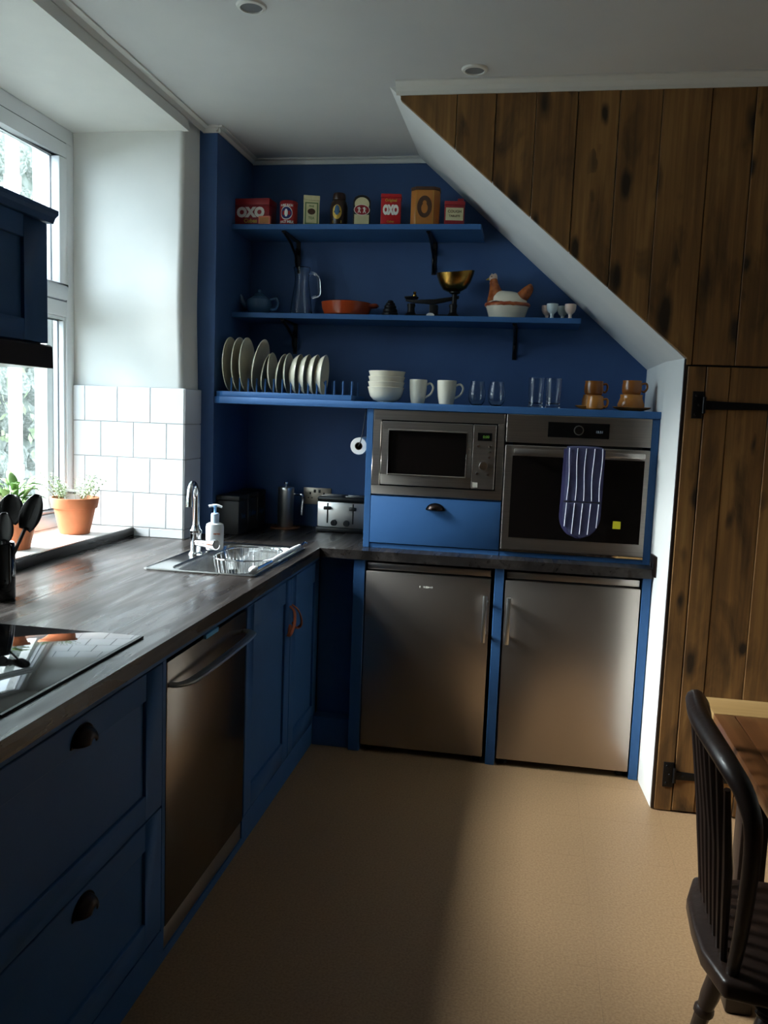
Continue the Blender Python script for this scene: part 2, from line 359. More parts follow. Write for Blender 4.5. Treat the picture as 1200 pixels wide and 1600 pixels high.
# blue painted alcove
struct('wall_back', MB().box(-.66, XR+.05, YB, YB+.1, -.06, CZ), 'bluew')['label'] = 'dark blue painted alcove wall behind the shelves'
struct('wall_alcove', MB().box(-.66, -.5465, .158, YB+.02, HW+.001, CZ), 'bluew')['label'] = 'blue boxed return wall beside the white pier'
# underside of the stairs, alcove cheek
XI = 1.4305                                                     # the cheek splays in a little towards the back
m = MB(); st_ = [(YP+.022, XR, 1.755), (.05, XI, 1.762), (YB+.1, XI, 1.762)]
m.add([(x, y, z) for y, xr, zc in st_ for x, z in ((.298, CZ+.02), (.298, CZ), (xr, zc), (xr, -.06), (XRW+.1, -.06), (XRW+.1, CZ+.02))],
      [tuple(range(6)), tuple(range(17, 11, -1))]+[(j*6+i, j*6+(i+1) % 6, (j+1)*6+(i+1) % 6, (j+1)*6+i) for j in range(2) for i in range(6)])
struct('wall_stair', m, 'white')['label'] = 'white plastered sloping stair underside and alcove cheek'
struct('wall_right', MB().box(XRW, XRW+.1, YRW-.1, YP+.05, -.06, CZ), 'white')
struct('wall_rear', MB().box(-.7, XRW, YRW-.1, YRW, -.06, CZ), 'dimwall')
# coving
def cove(name, pts, w, h, mt='trimw'):
    """small concave cornice along axis-aligned runs; pts: (x0,y0,x1,y1,nx,ny) wall line and inward normal"""
    m = MB()
    for x0, y0, x1, y1, nx, ny in pts:
        pr = [(0, 0), (0, -h), (.006, -h), (.010, -h*.72), (w*.45, -h*.38), (w-.008, -.008), (w, -.006), (w, 0)]
        n = len(pr); vs = [(x+nx*a, y+ny*a, CZ-.0004+b) for x, y in ((x0, y0), (x1, y1)) for a, b in pr]
        m.add(vs, [tuple(range(n)), tuple(range(2*n-1, n-1, -1))]+[(i, i+n, (i+1) % n+n, (i+1) % n) for i in range(n)])
    return struct(name, m, mt)
cove('trim_1', [(-.613, YRW, -.613, .158, 1, 0), (-.613, .158, -.53, .158, 0, -1)], .034, .026)
cove('trim_2', [(-.5465, .132, -.5465, YB, 1, 0)], .03, .024)
cove('trim_3', [(-.5465, YB, .33, YB, 0, -1)], .03, .026)
cove('trim_4', [(.33, YP-.002, XRW, YP-.002, 0, -1)], .045, .042)
# plank panelling over the stairs
pn = thing('wall_panelled', 'dark stained vertical plank panelling beside the stairs', None, kind='structure')
def zl(x): return 2.7056+(x-.328)*(1.755-2.7056)/(XR-.328)
xs = [.345, .562, .708, .856, 1.006, 1.156, 1.306, 1.475, 1.625, 1.778, 1.93, 2.08, 2.23, 2.39, 2.54, 2.70, 2.86, 3.0, 3.15, XRW]
for a, b in zip(xs[:-1], xs[1:]):
    dy = random.uniform(-.003, .002); a1 = a+.0015; b1 = b-.0015; pl = [(a1, CZ-.03), (b1, CZ-.03)]
    if b1 > XR+.005:
        pl.append((b1, 1.7315))
        if a1 < XR: pl += [(XR+.005, 1.7315), (XR+.005, zl(XR)), (a1, zl(a1)+.002)]
        else: pl.append((a1, 1.7315))
    else: pl += [(b1, zl(b1)+.002), (a1, zl(a1)+.002)]
    obj('plank', MB().prism(pl, 1, YP+dy, YP+.0215), 'board', pn, bev=.0012, seg=1)
for a, b in ((1.4645, 1.5275),): obj('plank', MB().box(a, b, YP-.001, YP+.0215, .004, 1.7255), 'board', pn, bev=.0015, seg=1)
obj('edge_strip', MB().box(1.4525, 1.4635, YP+.004, YP+.0215, .004, 1.752), 'dkwood', pn, bev=.001)
for a, b in ((2.222, 2.39), (2.393, 2.54), (2.543, 2.70), (2.703, 2.86), (2.863, 3.0), (3.003, 3.15), (3.153, XRW)): obj('plank', MB().box(a, b, YP, YP+.0215, .004, 1.7255), 'board', pn, bev=.0015, seg=1)
obj('backing', MB().box(1.46, XRW, YP+.018, YP+.0218, 0, 1.75), 'slotdark', pn)
dr = thing('door_1', 'dark stained plank cupboard door under the stairs', None, kind='structure')
for a, b in ((1.5315, 1.6125), (1.6145, 1.754), (1.756, 1.90), (1.902, 2.055), (2.057, 2.218)):
    obj('door_plank', MB().box(a, b, YP-.003+random.uniform(-.0015, .0015), YP+.016, .008, 1.7245), 'board', dr, bev=.0015, seg=1)
for zc in (1.584, .152):
    h = obj('hinge_strap', MB().prism([(1.5315, zc+.017), (1.60, zc+.015), (1.78, zc+.011), (1.80, zc+.018), (1.83, zc), (1.80, zc-.018), (1.78, zc-.011), (1.60, zc-.015), (1.5315, zc-.017)], 1, YP-.0085, YP-.0045), 'iron', dr, bev=.001)
    obj('hinge_plate', MB().box(1.487, 1.526, YP-.007, YP-.0012, zc-.05, zc+.05), 'iron', h, bev=.0015)
    obj('hinge_knuckle', MB().cyl((1.529, YP-.009, zc-.03), (1.529, YP-.009, zc+.03), .006), 'iron', h, smooth=True)
    k = MB()
    for dx, dz in ((1.50, .035), (1.50, -.035), (1.512, .0), (1.56, 0), (1.66, 0), (1.76, 0)): k.ball((dx, YP-.0075, zc+dz), .005, .003, .005, 10, 6)
    obj('bolt', k, 'iron', h, smooth=True)
# window
wd = thing('window_1', 'white plastic framed window in the deep reveal', None, kind='structure')
XF, XB = -1.145, -1.215
def frame_yz(y0, y1, z0, z1, w, x0, x1): return MB().box(x0, x1, y0, y1, z1-w, z1).box(x0, x1, y0, y1, z0, z0+w).box(x0, x1, y0, y0+w, z0+w, z1-w).box(x0, x1, y1-w, y1, z0+w, z1-w)
yA, yM0, yM1, yB = YJ, -.815, -.755, -.012
obj('outer_frame', frame_yz(yA, yB, .9545, 2.6776, .062, XB, XF), 'upvc', wd, bev=.004)
obj('transom', MB().box(XB, XF, yA+.062, yB-.062, 1.878, 1.944), 'upvc', wd, bev=.004)
obj('mullion', MB().box(XB, XF, yM0, yM1, 1.016, 1.878).box(XB, XF, yM0, yM1, 1.944, 2.6156), 'upvc', wd, bev=.004)
for a, b in ((yA+.062, yM0), (yM1, yB-.062)):
    s = obj('top_sash', frame_yz(a+.004, b-.004, 1.949, 2.611, .062, XB+.012, XF+.008), 'upvc', wd, bev=.006)
    obj('sash_gap_shade', frame_yz(a+.0002, b-.0002, 1.9442, 2.6154, .0042, XF-.004, XF+.0012), 'gasket', s)  # grey strip in the gap round the sash stands in for its shadow
    obj('gasket', frame_yz(a+.066, b-.066, 2.011, 2.549, .004, XB+.034, XB+.038), 'gasket', s)
    obj('pane', MB().box(XB+.03, XB+.034, a+.066, b-.066, 2.011, 2.549), 'pane', s)
    obj('bead', frame_yz(a+.001, b-.001, 1.017, 1.877, .014, XB+.02, XF-.008), 'upvc', wd, bev=.003)
    obj('gasket', frame_yz(a+.015, b-.015, 1.031, 1.863, .004, XB+.034, XB+.038), 'gasket', wd)
    obj('pane', MB().box(XB+.03, XB+.034, a+.014, b-.014, 1.03, 1.864), 'pane', wd)
obj('window_sill', MB().box(XF-.04, -.858, YJ+.001, YT-.0092, .9137, .9540), 'trimw', wd, bev=.002)
obj('sill_edge', MB().box(-.8575, -.845, YJ+.001, YT-.0092, .9137, .9538), 'work', wd, bev=.002)
# outside: yard, bank of stones, downpipe
struct('yard', MB().box(-9, -1.27, -9, 12, -.5, -.3), 'yard')['label'] = 'grey yard outside the window'
bk = thing('garden_bank', 'pale rocky stone bank seen through the window', 'stone bank', (-3.4, 2.4, -.3))
obj('bank_core', MB().box(-4.6, -3.35, 1.1, 9, -.3, 4.1).box(-4.6, -3.35, -7, 1.1, -.3, 1.6), 'rock', bk, world=True)
rk = None
for j in range(13):
    for i in range(12):
        if rk is None or i % 4 == 0:
            b = bmesh.new(); bmesh.ops.create_icosphere(b, subdivisions=2, radius=1)
            for v in b.verts: v.co *= 1+random.uniform(-.16, .16)
            me = bpy.data.meshes.new('stone'); b.to_mesh(me); b.free(); me.materials.append(MT['rock']); me.shade_smooth(); me.set_sharp_from_angle(angle=.6); rk = me
        o = bpy.data.objects.new('stone', rk); link(o, bk)
        o.location = (random.uniform(0, .06), -1.1+i*.27+random.uniform(-.05, .05)+(j % 2)*.13, .12+j*.30+random.uniform(-.04, .04))
        o.scale = (.13, random.uniform(.13, .18), random.uniform(.12, .17)); o.rotation_euler = (random.uniform(-.4, .4), 0, random.uniform(-.3, .3))
m = MB()
for _ in range(260):
    c = Vector((-3.24+random.uniform(-.04, .08), random.choice((1.9, 2.3, 2.6, 2.9))+random.gauss(0, .16), random.choice((.3, .8, 1.3, 1.7, 2.9))+random.gauss(0, .14))); a = random.uniform(0, 6.28); d = Vector((.3, math.cos(a), math.sin(a)))*.05; e = Vector((.4, -math.sin(a), math.cos(a)))*.022
    m.add([c-d, c+e, c+d, c-e], [(0, 1, 2, 3)])
o = obj('ivy', m, 'moss', bk, world=True); o['kind'] = 'stuff'
dp = thing('downpipe', 'white rainwater downpipe standing outside the window', 'downpipe', (-1.75, .46, -.3))
obj('pipe', MB().cyl((0, 0, 0), (0, 0, 4.6), .034), 'pipe', dp, smooth=True)
for z in (1.4, 2.86): obj('collar', MB().cyl((0, 0, z), (0, 0, z+.07), .041), 'pipe', dp, smooth=True)
# ================================================================== WORKTOP, CABINETS, APPLIANCES
def cells(xs, ys, inc, z0, z1):
    m = MB(); on = lambda i, j: 0 <= i < len(xs)-1 and 0 <= j < len(ys)-1 and inc((xs[i]+xs[i+1])/2, (ys[j]+ys[j+1])/2)
    for i in range(len(xs)-1):
        for j in range(len(ys)-1):
            if not on(i, j): continue
            a, b, c, d = xs[i], xs[i+1], ys[j], ys[j+1]
            m.add([(a, c, z1), (b, c, z1), (b, d, z1), (a, d, z1)], [(0, 1, 2, 3)]); m.add([(a, c, z0), (b, c, z0), (b, d, z0), (a, d, z0)], [(3, 2, 1, 0)])
            for (p, q), (ni, nj) in ((((a, c), (b, c)), (i, j-1)), (((b, c), (b, d)), (i+1, j)), (((b, d), (a, d)), (i, j+1)), (((a, d), (a, c)), (i-1, j))):
                if not on(ni, nj): m.add([(*p, z0), (*q, z0), (*q, z1), (*p, z1)], [(0, 1, 2, 3)])
    return m
def in_work(x, y):
    if -.395 < x < -.05 and -.737 < y < -.088: return False
    if y < YT: return (-.612 < x < .022) or (-.845 < x < -.6 and y > YJ)
    if y < .157: return x > -.606 and (x < .022 or y > -.021)
    return x > -.5455
wt = obj('worktop', cells([-.8445, -.6065, -.545, -.395, -.05, .0215, 1.4300], [-2.75, YJ+.001, -.737, -.088, YT-.009, -.0205, .157, YB-.001], in_work, .8735, HW), 'work')
tag(wt, 'dark stained wooden worktop running round the corner of the kitchen', 'worktop')
def shaker(parent, name, y0, y1, z0, z1, st=.075, rl=.07, x=0.0, t=.02):
    """framed front facing +X with a recessed panel"""
    m = MB().box(x-t, x, y0, y0+st, z0, z1).box(x-t, x, y1-st, y1, z0, z1).box(x-t, x, y0+st, y1-st, z1-rl, z1).box(x-t, x, y0+st, y1-st, z0, z0+rl)
    o = obj(name, m, 'blue', parent, bev=.0015, seg=1, world=True)
    obj('panel', MB().box(x-t+.002, x-.009, y0+st-.004, y1-st+.004, z0+rl-.004, z1-rl+.004), 'blue', o, world=True)
    return o
def cup(parent, c, facing, w=.042, h=.034, d=.028):
    """cup pull; facing 'x' or 'y-'"""
    m = MB(); nu, nv = 14, 7; vs = []
    for j in range(nv+1):
        for i in range(nu+1):
            u = PI*i/nu; v = (PI/2)*j/nv
            vs.append((w*math.cos(u)*(.25+.75*math.cos(v)) if j < nv else w*.25*math.cos(u), d*math.sin(v), h*math.sin(u)*math.cos(v*.82)))
    k = nu+1; fs = [(j*k+i, j*k+i+1, (j+1)*k+i+1, (j+1)*k+i) for j in range(nv) for i in range(nu)]
    m.add(vs, fs)
    m.box(-w-.006, w+.006, -.0005, .003, -.002, .004)
    base = [(x, .0, z) for x, y, z in vs[:k]]; m.add([(1.14*x, 0, 1.14*z) for x, y, z in base]+[(1.14*x, .003, 1.14*z) for x, y, z in base]+base, [(i, i+1, i+1+k, i+k) for i in range(k-1)]+[(i+k, i+k+1, i+1+2*k, i+2*k) for i in range(k-1)])
    M = Matrix(((0, 1, 0, c[0]), (1, 0, 0, c[1]), (0, 0, 1, c[2]), (0, 0, 0, 1))) if facing == 'x' else Matrix(((1, 0, 0, c[0]), (0, -1, 0, c[1]), (0, 0, 1, c[2]), (0, 0, 0, 1)))
    o = obj('cup_handle', m.xf(M), 'bronze', parent, smooth=True, world=True, label='dark bronze cup handle')
    sm = o.modifiers.new('thick', 'SOLIDIFY'); sm.thickness = .0025
    return o
# --- drawer unit under the hob
du = thing('drawer_unit', 'blue two-drawer base unit under the black hob', 'drawer unit', (-.28, -2.07, 0))
obj('carcass', MB().box(-.56, -.021, -2.6, -1.572, .10, .8475), 'blue', du, world=True)
d = shaker(du, 'drawer', -2.56, -1.585, .458, .843, .095, .068); cup(d, (.0, -1.988, .79), 'x')
d = shaker(du, 'drawer', -2.56, -1.585, .108, .452, .095, .072); cup(d, (.0, -1.986, .405), 'x')
obj('face_stile', MB().box(-.02, -.0005, -1.582, -1.5625, .10, .8475), 'blue', du, world=True)
# --- sink cupboard
sc = thing('sink_cupboard', 'blue two-door sink cupboard with leather loop handles', 'cupboard', (-.28, -.43, 0))
obj('carcass', MB().box(-.56, -.45, -.92, .06, .10, .87).box(-.45, -.021, -.92, -.90, .10, .87).box(-.45, -.021, .04, .06, .10, .87).box(-.45, -.021, -.90, .04, .10, .12), 'blue', sc, world=True)
for (a, b, hy) in ((-.919, -.389, -.40), (-.3835, .066, -.372)):
    d = shaker(sc, 'door', a, b, .105, .8425, .072, .085)
    sg = -1 if a < -.5 else 1
    pts = bez([(.001, hy, .735), (.022, hy+.01*sg, .715), (.03, hy+.035*sg, .675), (.024, hy+.06*sg, .640), (.012, hy+.055*sg, .628), (.010, hy+.03*sg, .635), (.002, hy+.005*sg, .66)], 26)
    obj('leather_loop', MB().tube(pts, .0075, 8, flat=.45), 'leather', d, smooth=True, world=True, label='tan leather loop handle')
# fascia rail and plinth of the left run
tag(obj('fascia_rail', MB().box(-.02, -.0005, -2.6, .066, .848, .8730), 'blue', bev=.001, seg=1), 'long blue rail under the front edge of the worktop', 'rail')
tag(obj('plinth', MB().box(-.02, -.003, -2.6, -1.5605, .0005, .0995).box(-.02, -.003, -1.5605, -.926, .0005, .028).box(-.02, -.003, -.926, .0685, .0005, .0995), 'blue'), 'blue kick board along the floor under the left cupboards', 'plinth')
cf = thing('corner_filler', 'recessed dark blue filler panel in the base corner', 'filler panel', (.09, .08, 0))
obj('filler_panel', MB().box(.0005, .1705, .085, .10, .135, .873), 'blue', cf, world=True)
obj('filler_kick', MB().box(.0005, .1705, .02, .10, .0005, .133), 'blue', cf, world=True)
# --- dishwasher
dw = thing('dishwasher', 'stainless steel dishwasher with a bowed bar handle', 'dishwasher', (-.28, -1.243, 0))
obj('body', MB().box(-.55, -.03, -1.552, -.934, .11, .845), 'black', dw, world=True)
do = obj('door', MB().box(-.028, .0, -1.5575, -.9295, .097, .838), 'dwsteel', dw, bev=.003, world=True)
obj('toe_panel', MB().box(-.022, -.006, -1.556, -.931, .030, .090), 'steelv', dw, bev=.001, world=True)
pts = bez([(.0, -1.535, .772), (.018, -1.534, .772), (.038, -1.50, .772), (.045, -1.42, .772), (.047, -1.243, .772), (.045, -1.066, .772), (.038, -.985, .772), (.018, -.953, .772), (.0, -.952, .772)], 36)
obj('bar_handle', MB().tube(pts, .0155, 10, flat=.42), 'steel', do, smooth=True, world=True, label='bowed steel bar handle')
obj('marker_tab', MB().box(-.004, .006, -1.30, -1.20, .834, .8475), 'cyan', do, bev=.001, world=True, label='bright blue tab on the top edge')
# --- fridge bay: posts, two undercounter fridges
fb = thing('fridge_bay', 'blue upright posts framing the two undercounter fridges', 'cabinet frame', (.8, .3, 0))
for a, b in ((.1715, .2215), (.7865, .8255), (1.3945, 1.4300)): obj('post', MB().box(a, b, -.002, .55, .0005, .873), 'blue', fb, bev=.0015, seg=1, world=True)
obj('top_rail', MB().box(.2215, 1.3945, .05, .07, .862, .873), 'blue', fb, world=True)
def fridge(x0, x1, hx, label, right):
    t = thing('fridge', label, 'fridge', ((x0+x1)/2, .3, 0), group='undercounter fridges')
    obj('body', MB().box(x0+.004, x1-.004, .062, .60, .035, .858), 'black', t, world=True)
    dd = obj('door', MB().box(x0, x1, .0, .058, .031, .8235), 'steelv', t, bev=.004, world=True)
    obj('top_fascia', MB().box(x0+.003, x1-.003, .018, .060, .829, .858), 'steelv', t, bev=.002, world=True)
    h = obj('handle', MB().box(hx-.009, hx+.009, -.045, -.036, .553, .756), 'potsteel', dd, bev=.003, world=True, label='upright steel bar handle')
    m = MB()
    for z in (.585, .724): m.box(hx-.006+right, hx+.006+right, -.037, .001, z-.006, z+.006)
    obj('handle_mount', m, 'steelv', h, world=True)
    for fx in (x0+.03, x1-.03): obj('foot', MB().lathe([(0, 0), (.018, 0), (.018, .012), (.008, .014), (.008, .0355), (0, .0355)], fx, .05, .0005), 'black', t, smooth=True, world=True)
    return dd
f1 = fridge(.2265, .7715, .752, 'left undercounter steel fridge with pale maker mark and handle at right', .006)
f2 = fridge(.8325, 1.3895, .852, 'right undercounter steel fridge next to the white alcove cheek', -.006)
m = MB()
for k, (dx, w, h) in enumerate(((-.032, .004, .010), (-.014, .003, .010), (-.009, .003, .007), (-.004, .004, .009), (.002, .003, .010), (.007, .004, .006), (.015, .004, .007), (.022, .003, .008))): m.box(.497+dx, .497+dx+w, -.0006, .001, .768-h/2, .768+h/2)
obj('maker_mark', m, 'tinw', f1, world=True, label='tiny pale maker mark')
# --- appliance housing on the worktop
YH = .083
ah = thing('appliance_housing', 'blue housing cabinet holding the microwave and the oven', 'cabinet', (.8, .35, HW))
z0 = HW+.0005
obj('side_panel', MB().box(.192, .2195, YH, .64, z0, 1.5275), 'blue', ah, bev=.001, seg=1, world=True)
obj('side_panel', MB().box(1.3985, 1.4285, YH, .64, z0, 1.5275), 'blue', ah, bev=.001, seg=1, world=True)
obj('divider', MB().box(.7945, .7985, YH+.004, .64, z0, 1.5275), 'slotdark', ah, world=True)
obj('bottom_rail', MB().box(.2195, 1.3985, YH+.004, .62, z0, .9335), 'blue', ah, world=True)
obj('mid_shelf', MB().box(.2195, .7945, YH+.02, .62, 1.142, 1.1525), 'blue', ah, world=True)
d = obj('drawer', MB().box(.2215, .7935, YH-.002, YH+.02, .9375, 1.1475), 'blue', ah, bev=.002, world=True)
cup(d, (.510, YH-.002, 1.098), 'y-', .036, .026, .024)
# --- microwave
mv = thing('microwave', 'built-in stainless microwave with dark window and right-hand controls', 'microwave', (.51, .3, 1.1545))
obj('case', MB().box(.25, .77, YH+.03, .55, 1.17, 1.51), 'black', mv, world=True)
m = MB()
x0, x1, zz0, zz1 = .2225, .7925, 1.1545, 1.5265; a0, a1, b0, b1 = .257, .764, 1.194, 1.4825
m.box(x0, x1, YH-.006, YH+.014, b1, zz1).box(x0, x1, YH-.006, YH+.014, zz0, b0).box(x0, a0, YH-.006, YH+.014, b0, b1).box(a1, x1, YH-.006, YH+.014, b0, b1)
obj('trim_frame', m, 'steel', mv, bev=.002, seg=1, world=True)
obj('recess', MB().box(a0, a1, YH+.010, YH+.014, b0, b1), 'slotdark', mv, world=True)
w0, w1, v0, v1 = .292, .634, 1.246, 1.440
m = MB().box(a0+.006, .657, YH-.012, YH+.01, v1+.0, b1-.006).box(a0+.006, .657, YH-.012, YH+.01, b0+.006, v0).box(a0+.006, w0, YH-.012, YH+.01, v0, v1).box(w1, .657, YH-.012, YH+.01, v0, v1)
dd = obj('door', m, 'steel', mv, bev=.0015, seg=1, world=True)
obj('door_window', MB().box(w0, w1, YH-.004, YH+.006, v0, v1), 'ovengl', dd, world=True)
m = MB(); e = .006
m.tube([(w0, YH-.013, v0), (w1, YH-.013, v0), (w1, YH-.013, v1), (w0, YH-.013, v1)], .004, 8, closed=True)
obj('window_surround', m, 'steel', dd, smooth=True, world=True)
cp = obj('control_panel', MB().box(.6605, a1-.006, YH-.012, YH+.01, b0+.006, b1-.006), 'steel', mv, bev=.0015, seg=1, world=True)
obj('display', MB().box(.680, .740, YH-.0135, YH-.0115, 1.408, 1.442), 'blackgl', cp, world=True)
obj('display_digits', lettering('0:00', .016, .0001).xf(T(.716, YH-.0137, 1.425) @ FRONT), 'gdigit', cp, world=True)
obj('dial', MB().lathe([(0, .016), (.017, .016), (.019, .012), (.02, 0), (0, 0)], seg=28).xf(T(.711, YH-.012, 1.302) @ Matrix.Rotation(PI/2, 4, 'X')), 'chrome', cp, smooth=True, world=True)
for bx, bz in ((.685, 1.385), (.734, 1.385), (.734, 1.362), (.733, 1.338), (.684, 1.266), (.731, 1.264)):
    obj('button', MB().lathe([(0, .005), (.005, .005), (.0065, 0), (0, 0)], seg=14).xf(T(bx, YH-.012, bz) @ Matrix.Rotation(PI/2, 4, 'X')), 'chrome', cp, smooth=True, world=True)
for k in range(4): obj('badge_bar', MB().box(.668+k*.0055, .671+k*.0055, YH-.0128, YH-.0115, 1.207, 1.228), 'tinw', cp, world=True)
# --- oven
ov = thing('oven', 'built-in stainless oven with black glass door and black display', 'oven', (1.098, .3, .9345))
obj('case', MB().box(.83, 1.37, YH+.03, .58, .95, 1.51), 'black', ov, world=True)
X0, X1 = .8005, 1.3965
cp = obj('control_fascia', MB().box(X0, X1, YH-.012, YH+.02, 1.408, 1.5265), 'steel', ov, bev=.0015, seg=1, world=True)
obj('display', MB().box(.974, 1.226, YH-.0135, YH-.011, 1.437, 1.500), 'blackgl', cp, world=True)
k = obj('dial', MB().lathe([(0, .010), (.016, .010), (.017, .006), (.017, 0), (0, 0)], seg=28).xf(T(1.101, YH-.0135, 1.469) @ Matrix.Rotation(PI/2, 4, 'X')), 'blackgl', cp, smooth=True, world=True)
obj('dial_ring', MB().lathe([(.0172, 0), (.0205, 0), (.0205, .006), (.0172, .006), (.0172, 0)], seg=32).xf(T(1.101, YH-.0135, 1.469) @ Matrix.Rotation(PI/2, 4, 'X')), 'potsteel', k, smooth=True, world=True)
obj('display_digits', lettering('15:51', .014, .0001).xf(T(1.186, YH-.0139, 1.464) @ FRONT), 'digit', cp, world=True)
dd = obj('door', MB().box(X0, X1, YH-.014, YH+.02, .9475, 1.396), 'steel', ov, bev=.002, seg=1, world=True)
obj('door_glass', MB().box(.832, 1.377, YH-.0155, YH-.012, 1.000, 1.352), 'ovengl', dd, world=True)
h = obj('door_handle', MB().box(.838, 1.372, YH-.062, YH-.050, 1.362, 1.384), 'steel', dd, bev=.003, world=True)
obj('handle_mount', MB().box(.845, .86, YH-.052, YH-.013, 1.366, 1.380).box(1.35, 1.365, YH-.052, YH-.013, 1.366, 1.380), 'steel', h, world=True)
obj('bright_edge', MB().box(X0, X1, YH-.012, YH+.01, .9375, .9455), 'chrome', ov, world=True)
obj('sticker', MB().box(1.265, 1.297, YH-.0162, YH-.0155, 1.062, 1.094), 'yellow', dd, world=True, label='small square yellow sticker')
# --- double oven glove hung over the oven handle
og = thing('oven_glove', 'navy double oven glove with white stripes over the oven handle', 'oven glove', (1.125, YH-.07, 1.02))
def sheet(prof, yf, t=.010, nz=26):
    """puffy cloth: prof(z)->(x0,x1); yf(z) front y"""
    m = MB(); vs = []; k = 9
    zz = [prof[0]+(prof[1]-prof[0])*i/nz for i in range(nz+1)]
    for z in zz:
        a, b = prof[2](z)
        for i in range(k):
            u = i/(k-1); vs.append((a+(b-a)*u, yf(z)-t*.55*math.sin(PI*u)**.5-.002*math.sin(u*9+z*30), z))
        for i in range(k):
            u = 1-i/(k-1); vs.append((a+(b-a)*u, yf(z)+t*.5, z))
    n = 2*k; fs = [(j*n+i, j*n+(i+1) % n, (j+1)*n+(i+1) % n, (j+1)*n+i) for j in range(nz) for i in range(n)]
    fs += [tuple(range(n))[::-1], tuple(nz*n+i for i in range(n))]
    return m.add(vs, fs), zz
def oval(z, zb, hw, r):
    return math.sqrt(max(0.0, 1-((zb+r-z)/r)**2))*hw if z < zb+r else hw
gx = 1.127
def full(z):
    w = oval(z, 1.020, .084, .10); sh = -.003*(1.40-z)/.38; return (gx-w+sh-.004*math.sin(max(0, (1.2-z))*8), gx+w+sh)
def flap(z):
    w = oval(z, 1.026, .076, .10); sh = .004-.003*(1.40-z)/.38; return (gx-w+sh, gx+w+sh)
yb = YH-.074
m, _ = sheet((1.0205, 1.392, full), lambda z: yb); obj('back_layer', m, 'glovetrim', og, smooth=True, world=True)
m, _ = sheet((1.176, 1.398, lambda z: (gx-.072, gx+.078)), lambda z: yb-.006); st = obj('strap', m, 'glove', og, smooth=True, world=True)
m, _ = sheet((1.0265, 1.172, flap), lambda z: yb-.009); mi = obj('mitt', m, 'glove', og, smooth=True, world=True)
obj('over_bar', MB().tube([(gx, YH-.078, 1.389), (gx, YH-.074, 1.397), (gx, YH-.06, 1.402), (gx, YH-.046, 1.398), (gx, YH-.038, 1.388), (gx, YH-.036, 1.30)], .004, 8).xf(T(gx, 0, 0) @ Matrix.Diagonal((18, 1, 1, 1)) @ T(-gx, 0, 0)), 'glove', og, smooth=True, world=True)
obj('seam', MB().box(gx-.074, gx+.078, yb-.0125, yb-.006, 1.1725, 1.1760), 'slotdark', og, bev=.001, world=True)
for i in range(5):
    sx = gx-.060+i*.0325
    pts = [(sx+.0025*math.sin(z*26+i), yb-.0135-.0012*math.sin(z*30), z) for z in [1.180+.217*k/16 for k in range(17)]]
    obj('stripe', MB().tube(pts, .0032, 6, flat=.5), 'stripe', st, smooth=True, world=True)
    zb = 1.040 if 0 < i < 4 else 1.07
    pts = [(sx-.001+(-.006*(1.17-z)/.14), yb-.0165-.001*math.sin(z*40), z) for z in [zb+(1.169-zb)*k/12 for k in range(13)]]
    obj('stripe', MB().tube(pts, .0034, 6, flat=.5), 'stripe', mi, smooth=True, world=True)
# --- wall cabinet over the hob
wc = thing('wall_cabinet', 'dark blue wall cabinet with cornice hanging over the hob', 'wall cabinet', (-.44, -2.0, 1.59))
obj('carcass', MB().box(-.6125, -.291, -2.55, -1.660, 1.645, 1.935), 'blue', wc, world=True)
d = shaker(wc, 'door', -2.545, -1.662, 1.648, 1.932, .097, .05, x=-.27)
obj('cornice', MB().prism([(-.612, 1.935), (-.264, 1.935), (-.258, 1.948), (-.250, 1.955), (-.250, 1.965), (-.612, 1.965)], 1, -2.57, -1.645), 'blue', wc, world=True)
obj('hood_canopy', MB().prism([(-.612, 1.588), (-.262, 1.588), (-.264, 1.640), (-.27, 1.6445), (-.612, 1.6445)], 1, -2.56, -1.653), 'bronze', wc, world=True, label='dark metal extractor hood under the cabinet')
# --- hob
hb = thing('hob', 'black glass hob set flush in the dark worktop', 'hob', (-.3, -1.9, HW))
obj('glass_plate', MB().box(-.575, -.052, -2.20, -1.605, HW+.0004, HW+.0055), 'blackgl', hb, bev=.0012, world=True)
obj('front_edge', MB().box(-.052, -.044, -2.20, -1.605, HW+.0004, HW+.0052), 'black', hb, world=True)
# --- sink with bowl
sk = thing('sink', 'stainless steel inset sink in the dark worktop', 'sink', (-.24, -.41, HW))
def rr(x0, x1, y0, y1, r, z, n=6):
    p = []
    for cx, cy, a in ((x1-r, y1-r, 0), (x0+r, y1-r, PI/2), (x0+r, y0+r, PI), (x1-r, y0+r, 1.5*PI)):
        for k in range(n+1): t = a+PI/2*k/n; p.append((cx+r*math.cos(t), cy+r*math.sin(t), z))
    return p
L = [rr(-.455, -.030, -.757, -.060, .018, HW+.0004), rr(-.456, -.029, -.758, -.059, .018, HW+.005), rr(-.450, -.035, -.752, -.065, .016, HW+.0075), rr(-.443, -.042, -.745, -.072, .014, HW+.004),
     rr(-.378, -.060, -.728, -.098, .075, HW+.003), rr(-.373, -.065, -.723, -.103, .073, HW-.006), rr(-.362, -.076, -.708, -.118, .07, HW-.10), rr(-.320, -.098, -.65, -.168, .07, HW-.150), rr(-.28, -.14, -.60, -.22, .05, HW-.158)]
n = len(L[0]); m = MB().add([p for r in L for p in r], [(j*n+i, j*n+(i+1) % n, (j+1)*n+(i+1) % n, (j+1)*n+i) for j in range(len(L)-1) for i in range(n)]+[tuple((len(L)-1)*n+i for i in range(n))])
so = obj('bowl', m, 'sink', sk, smooth=True, world=True, ang=40)
obj('waste', MB().lathe([(0, .002), (.03, .002), (.036, .006), (.04, 0)], -.21, -.41, HW-.158), 'chrome', sk, smooth=True, world=True)
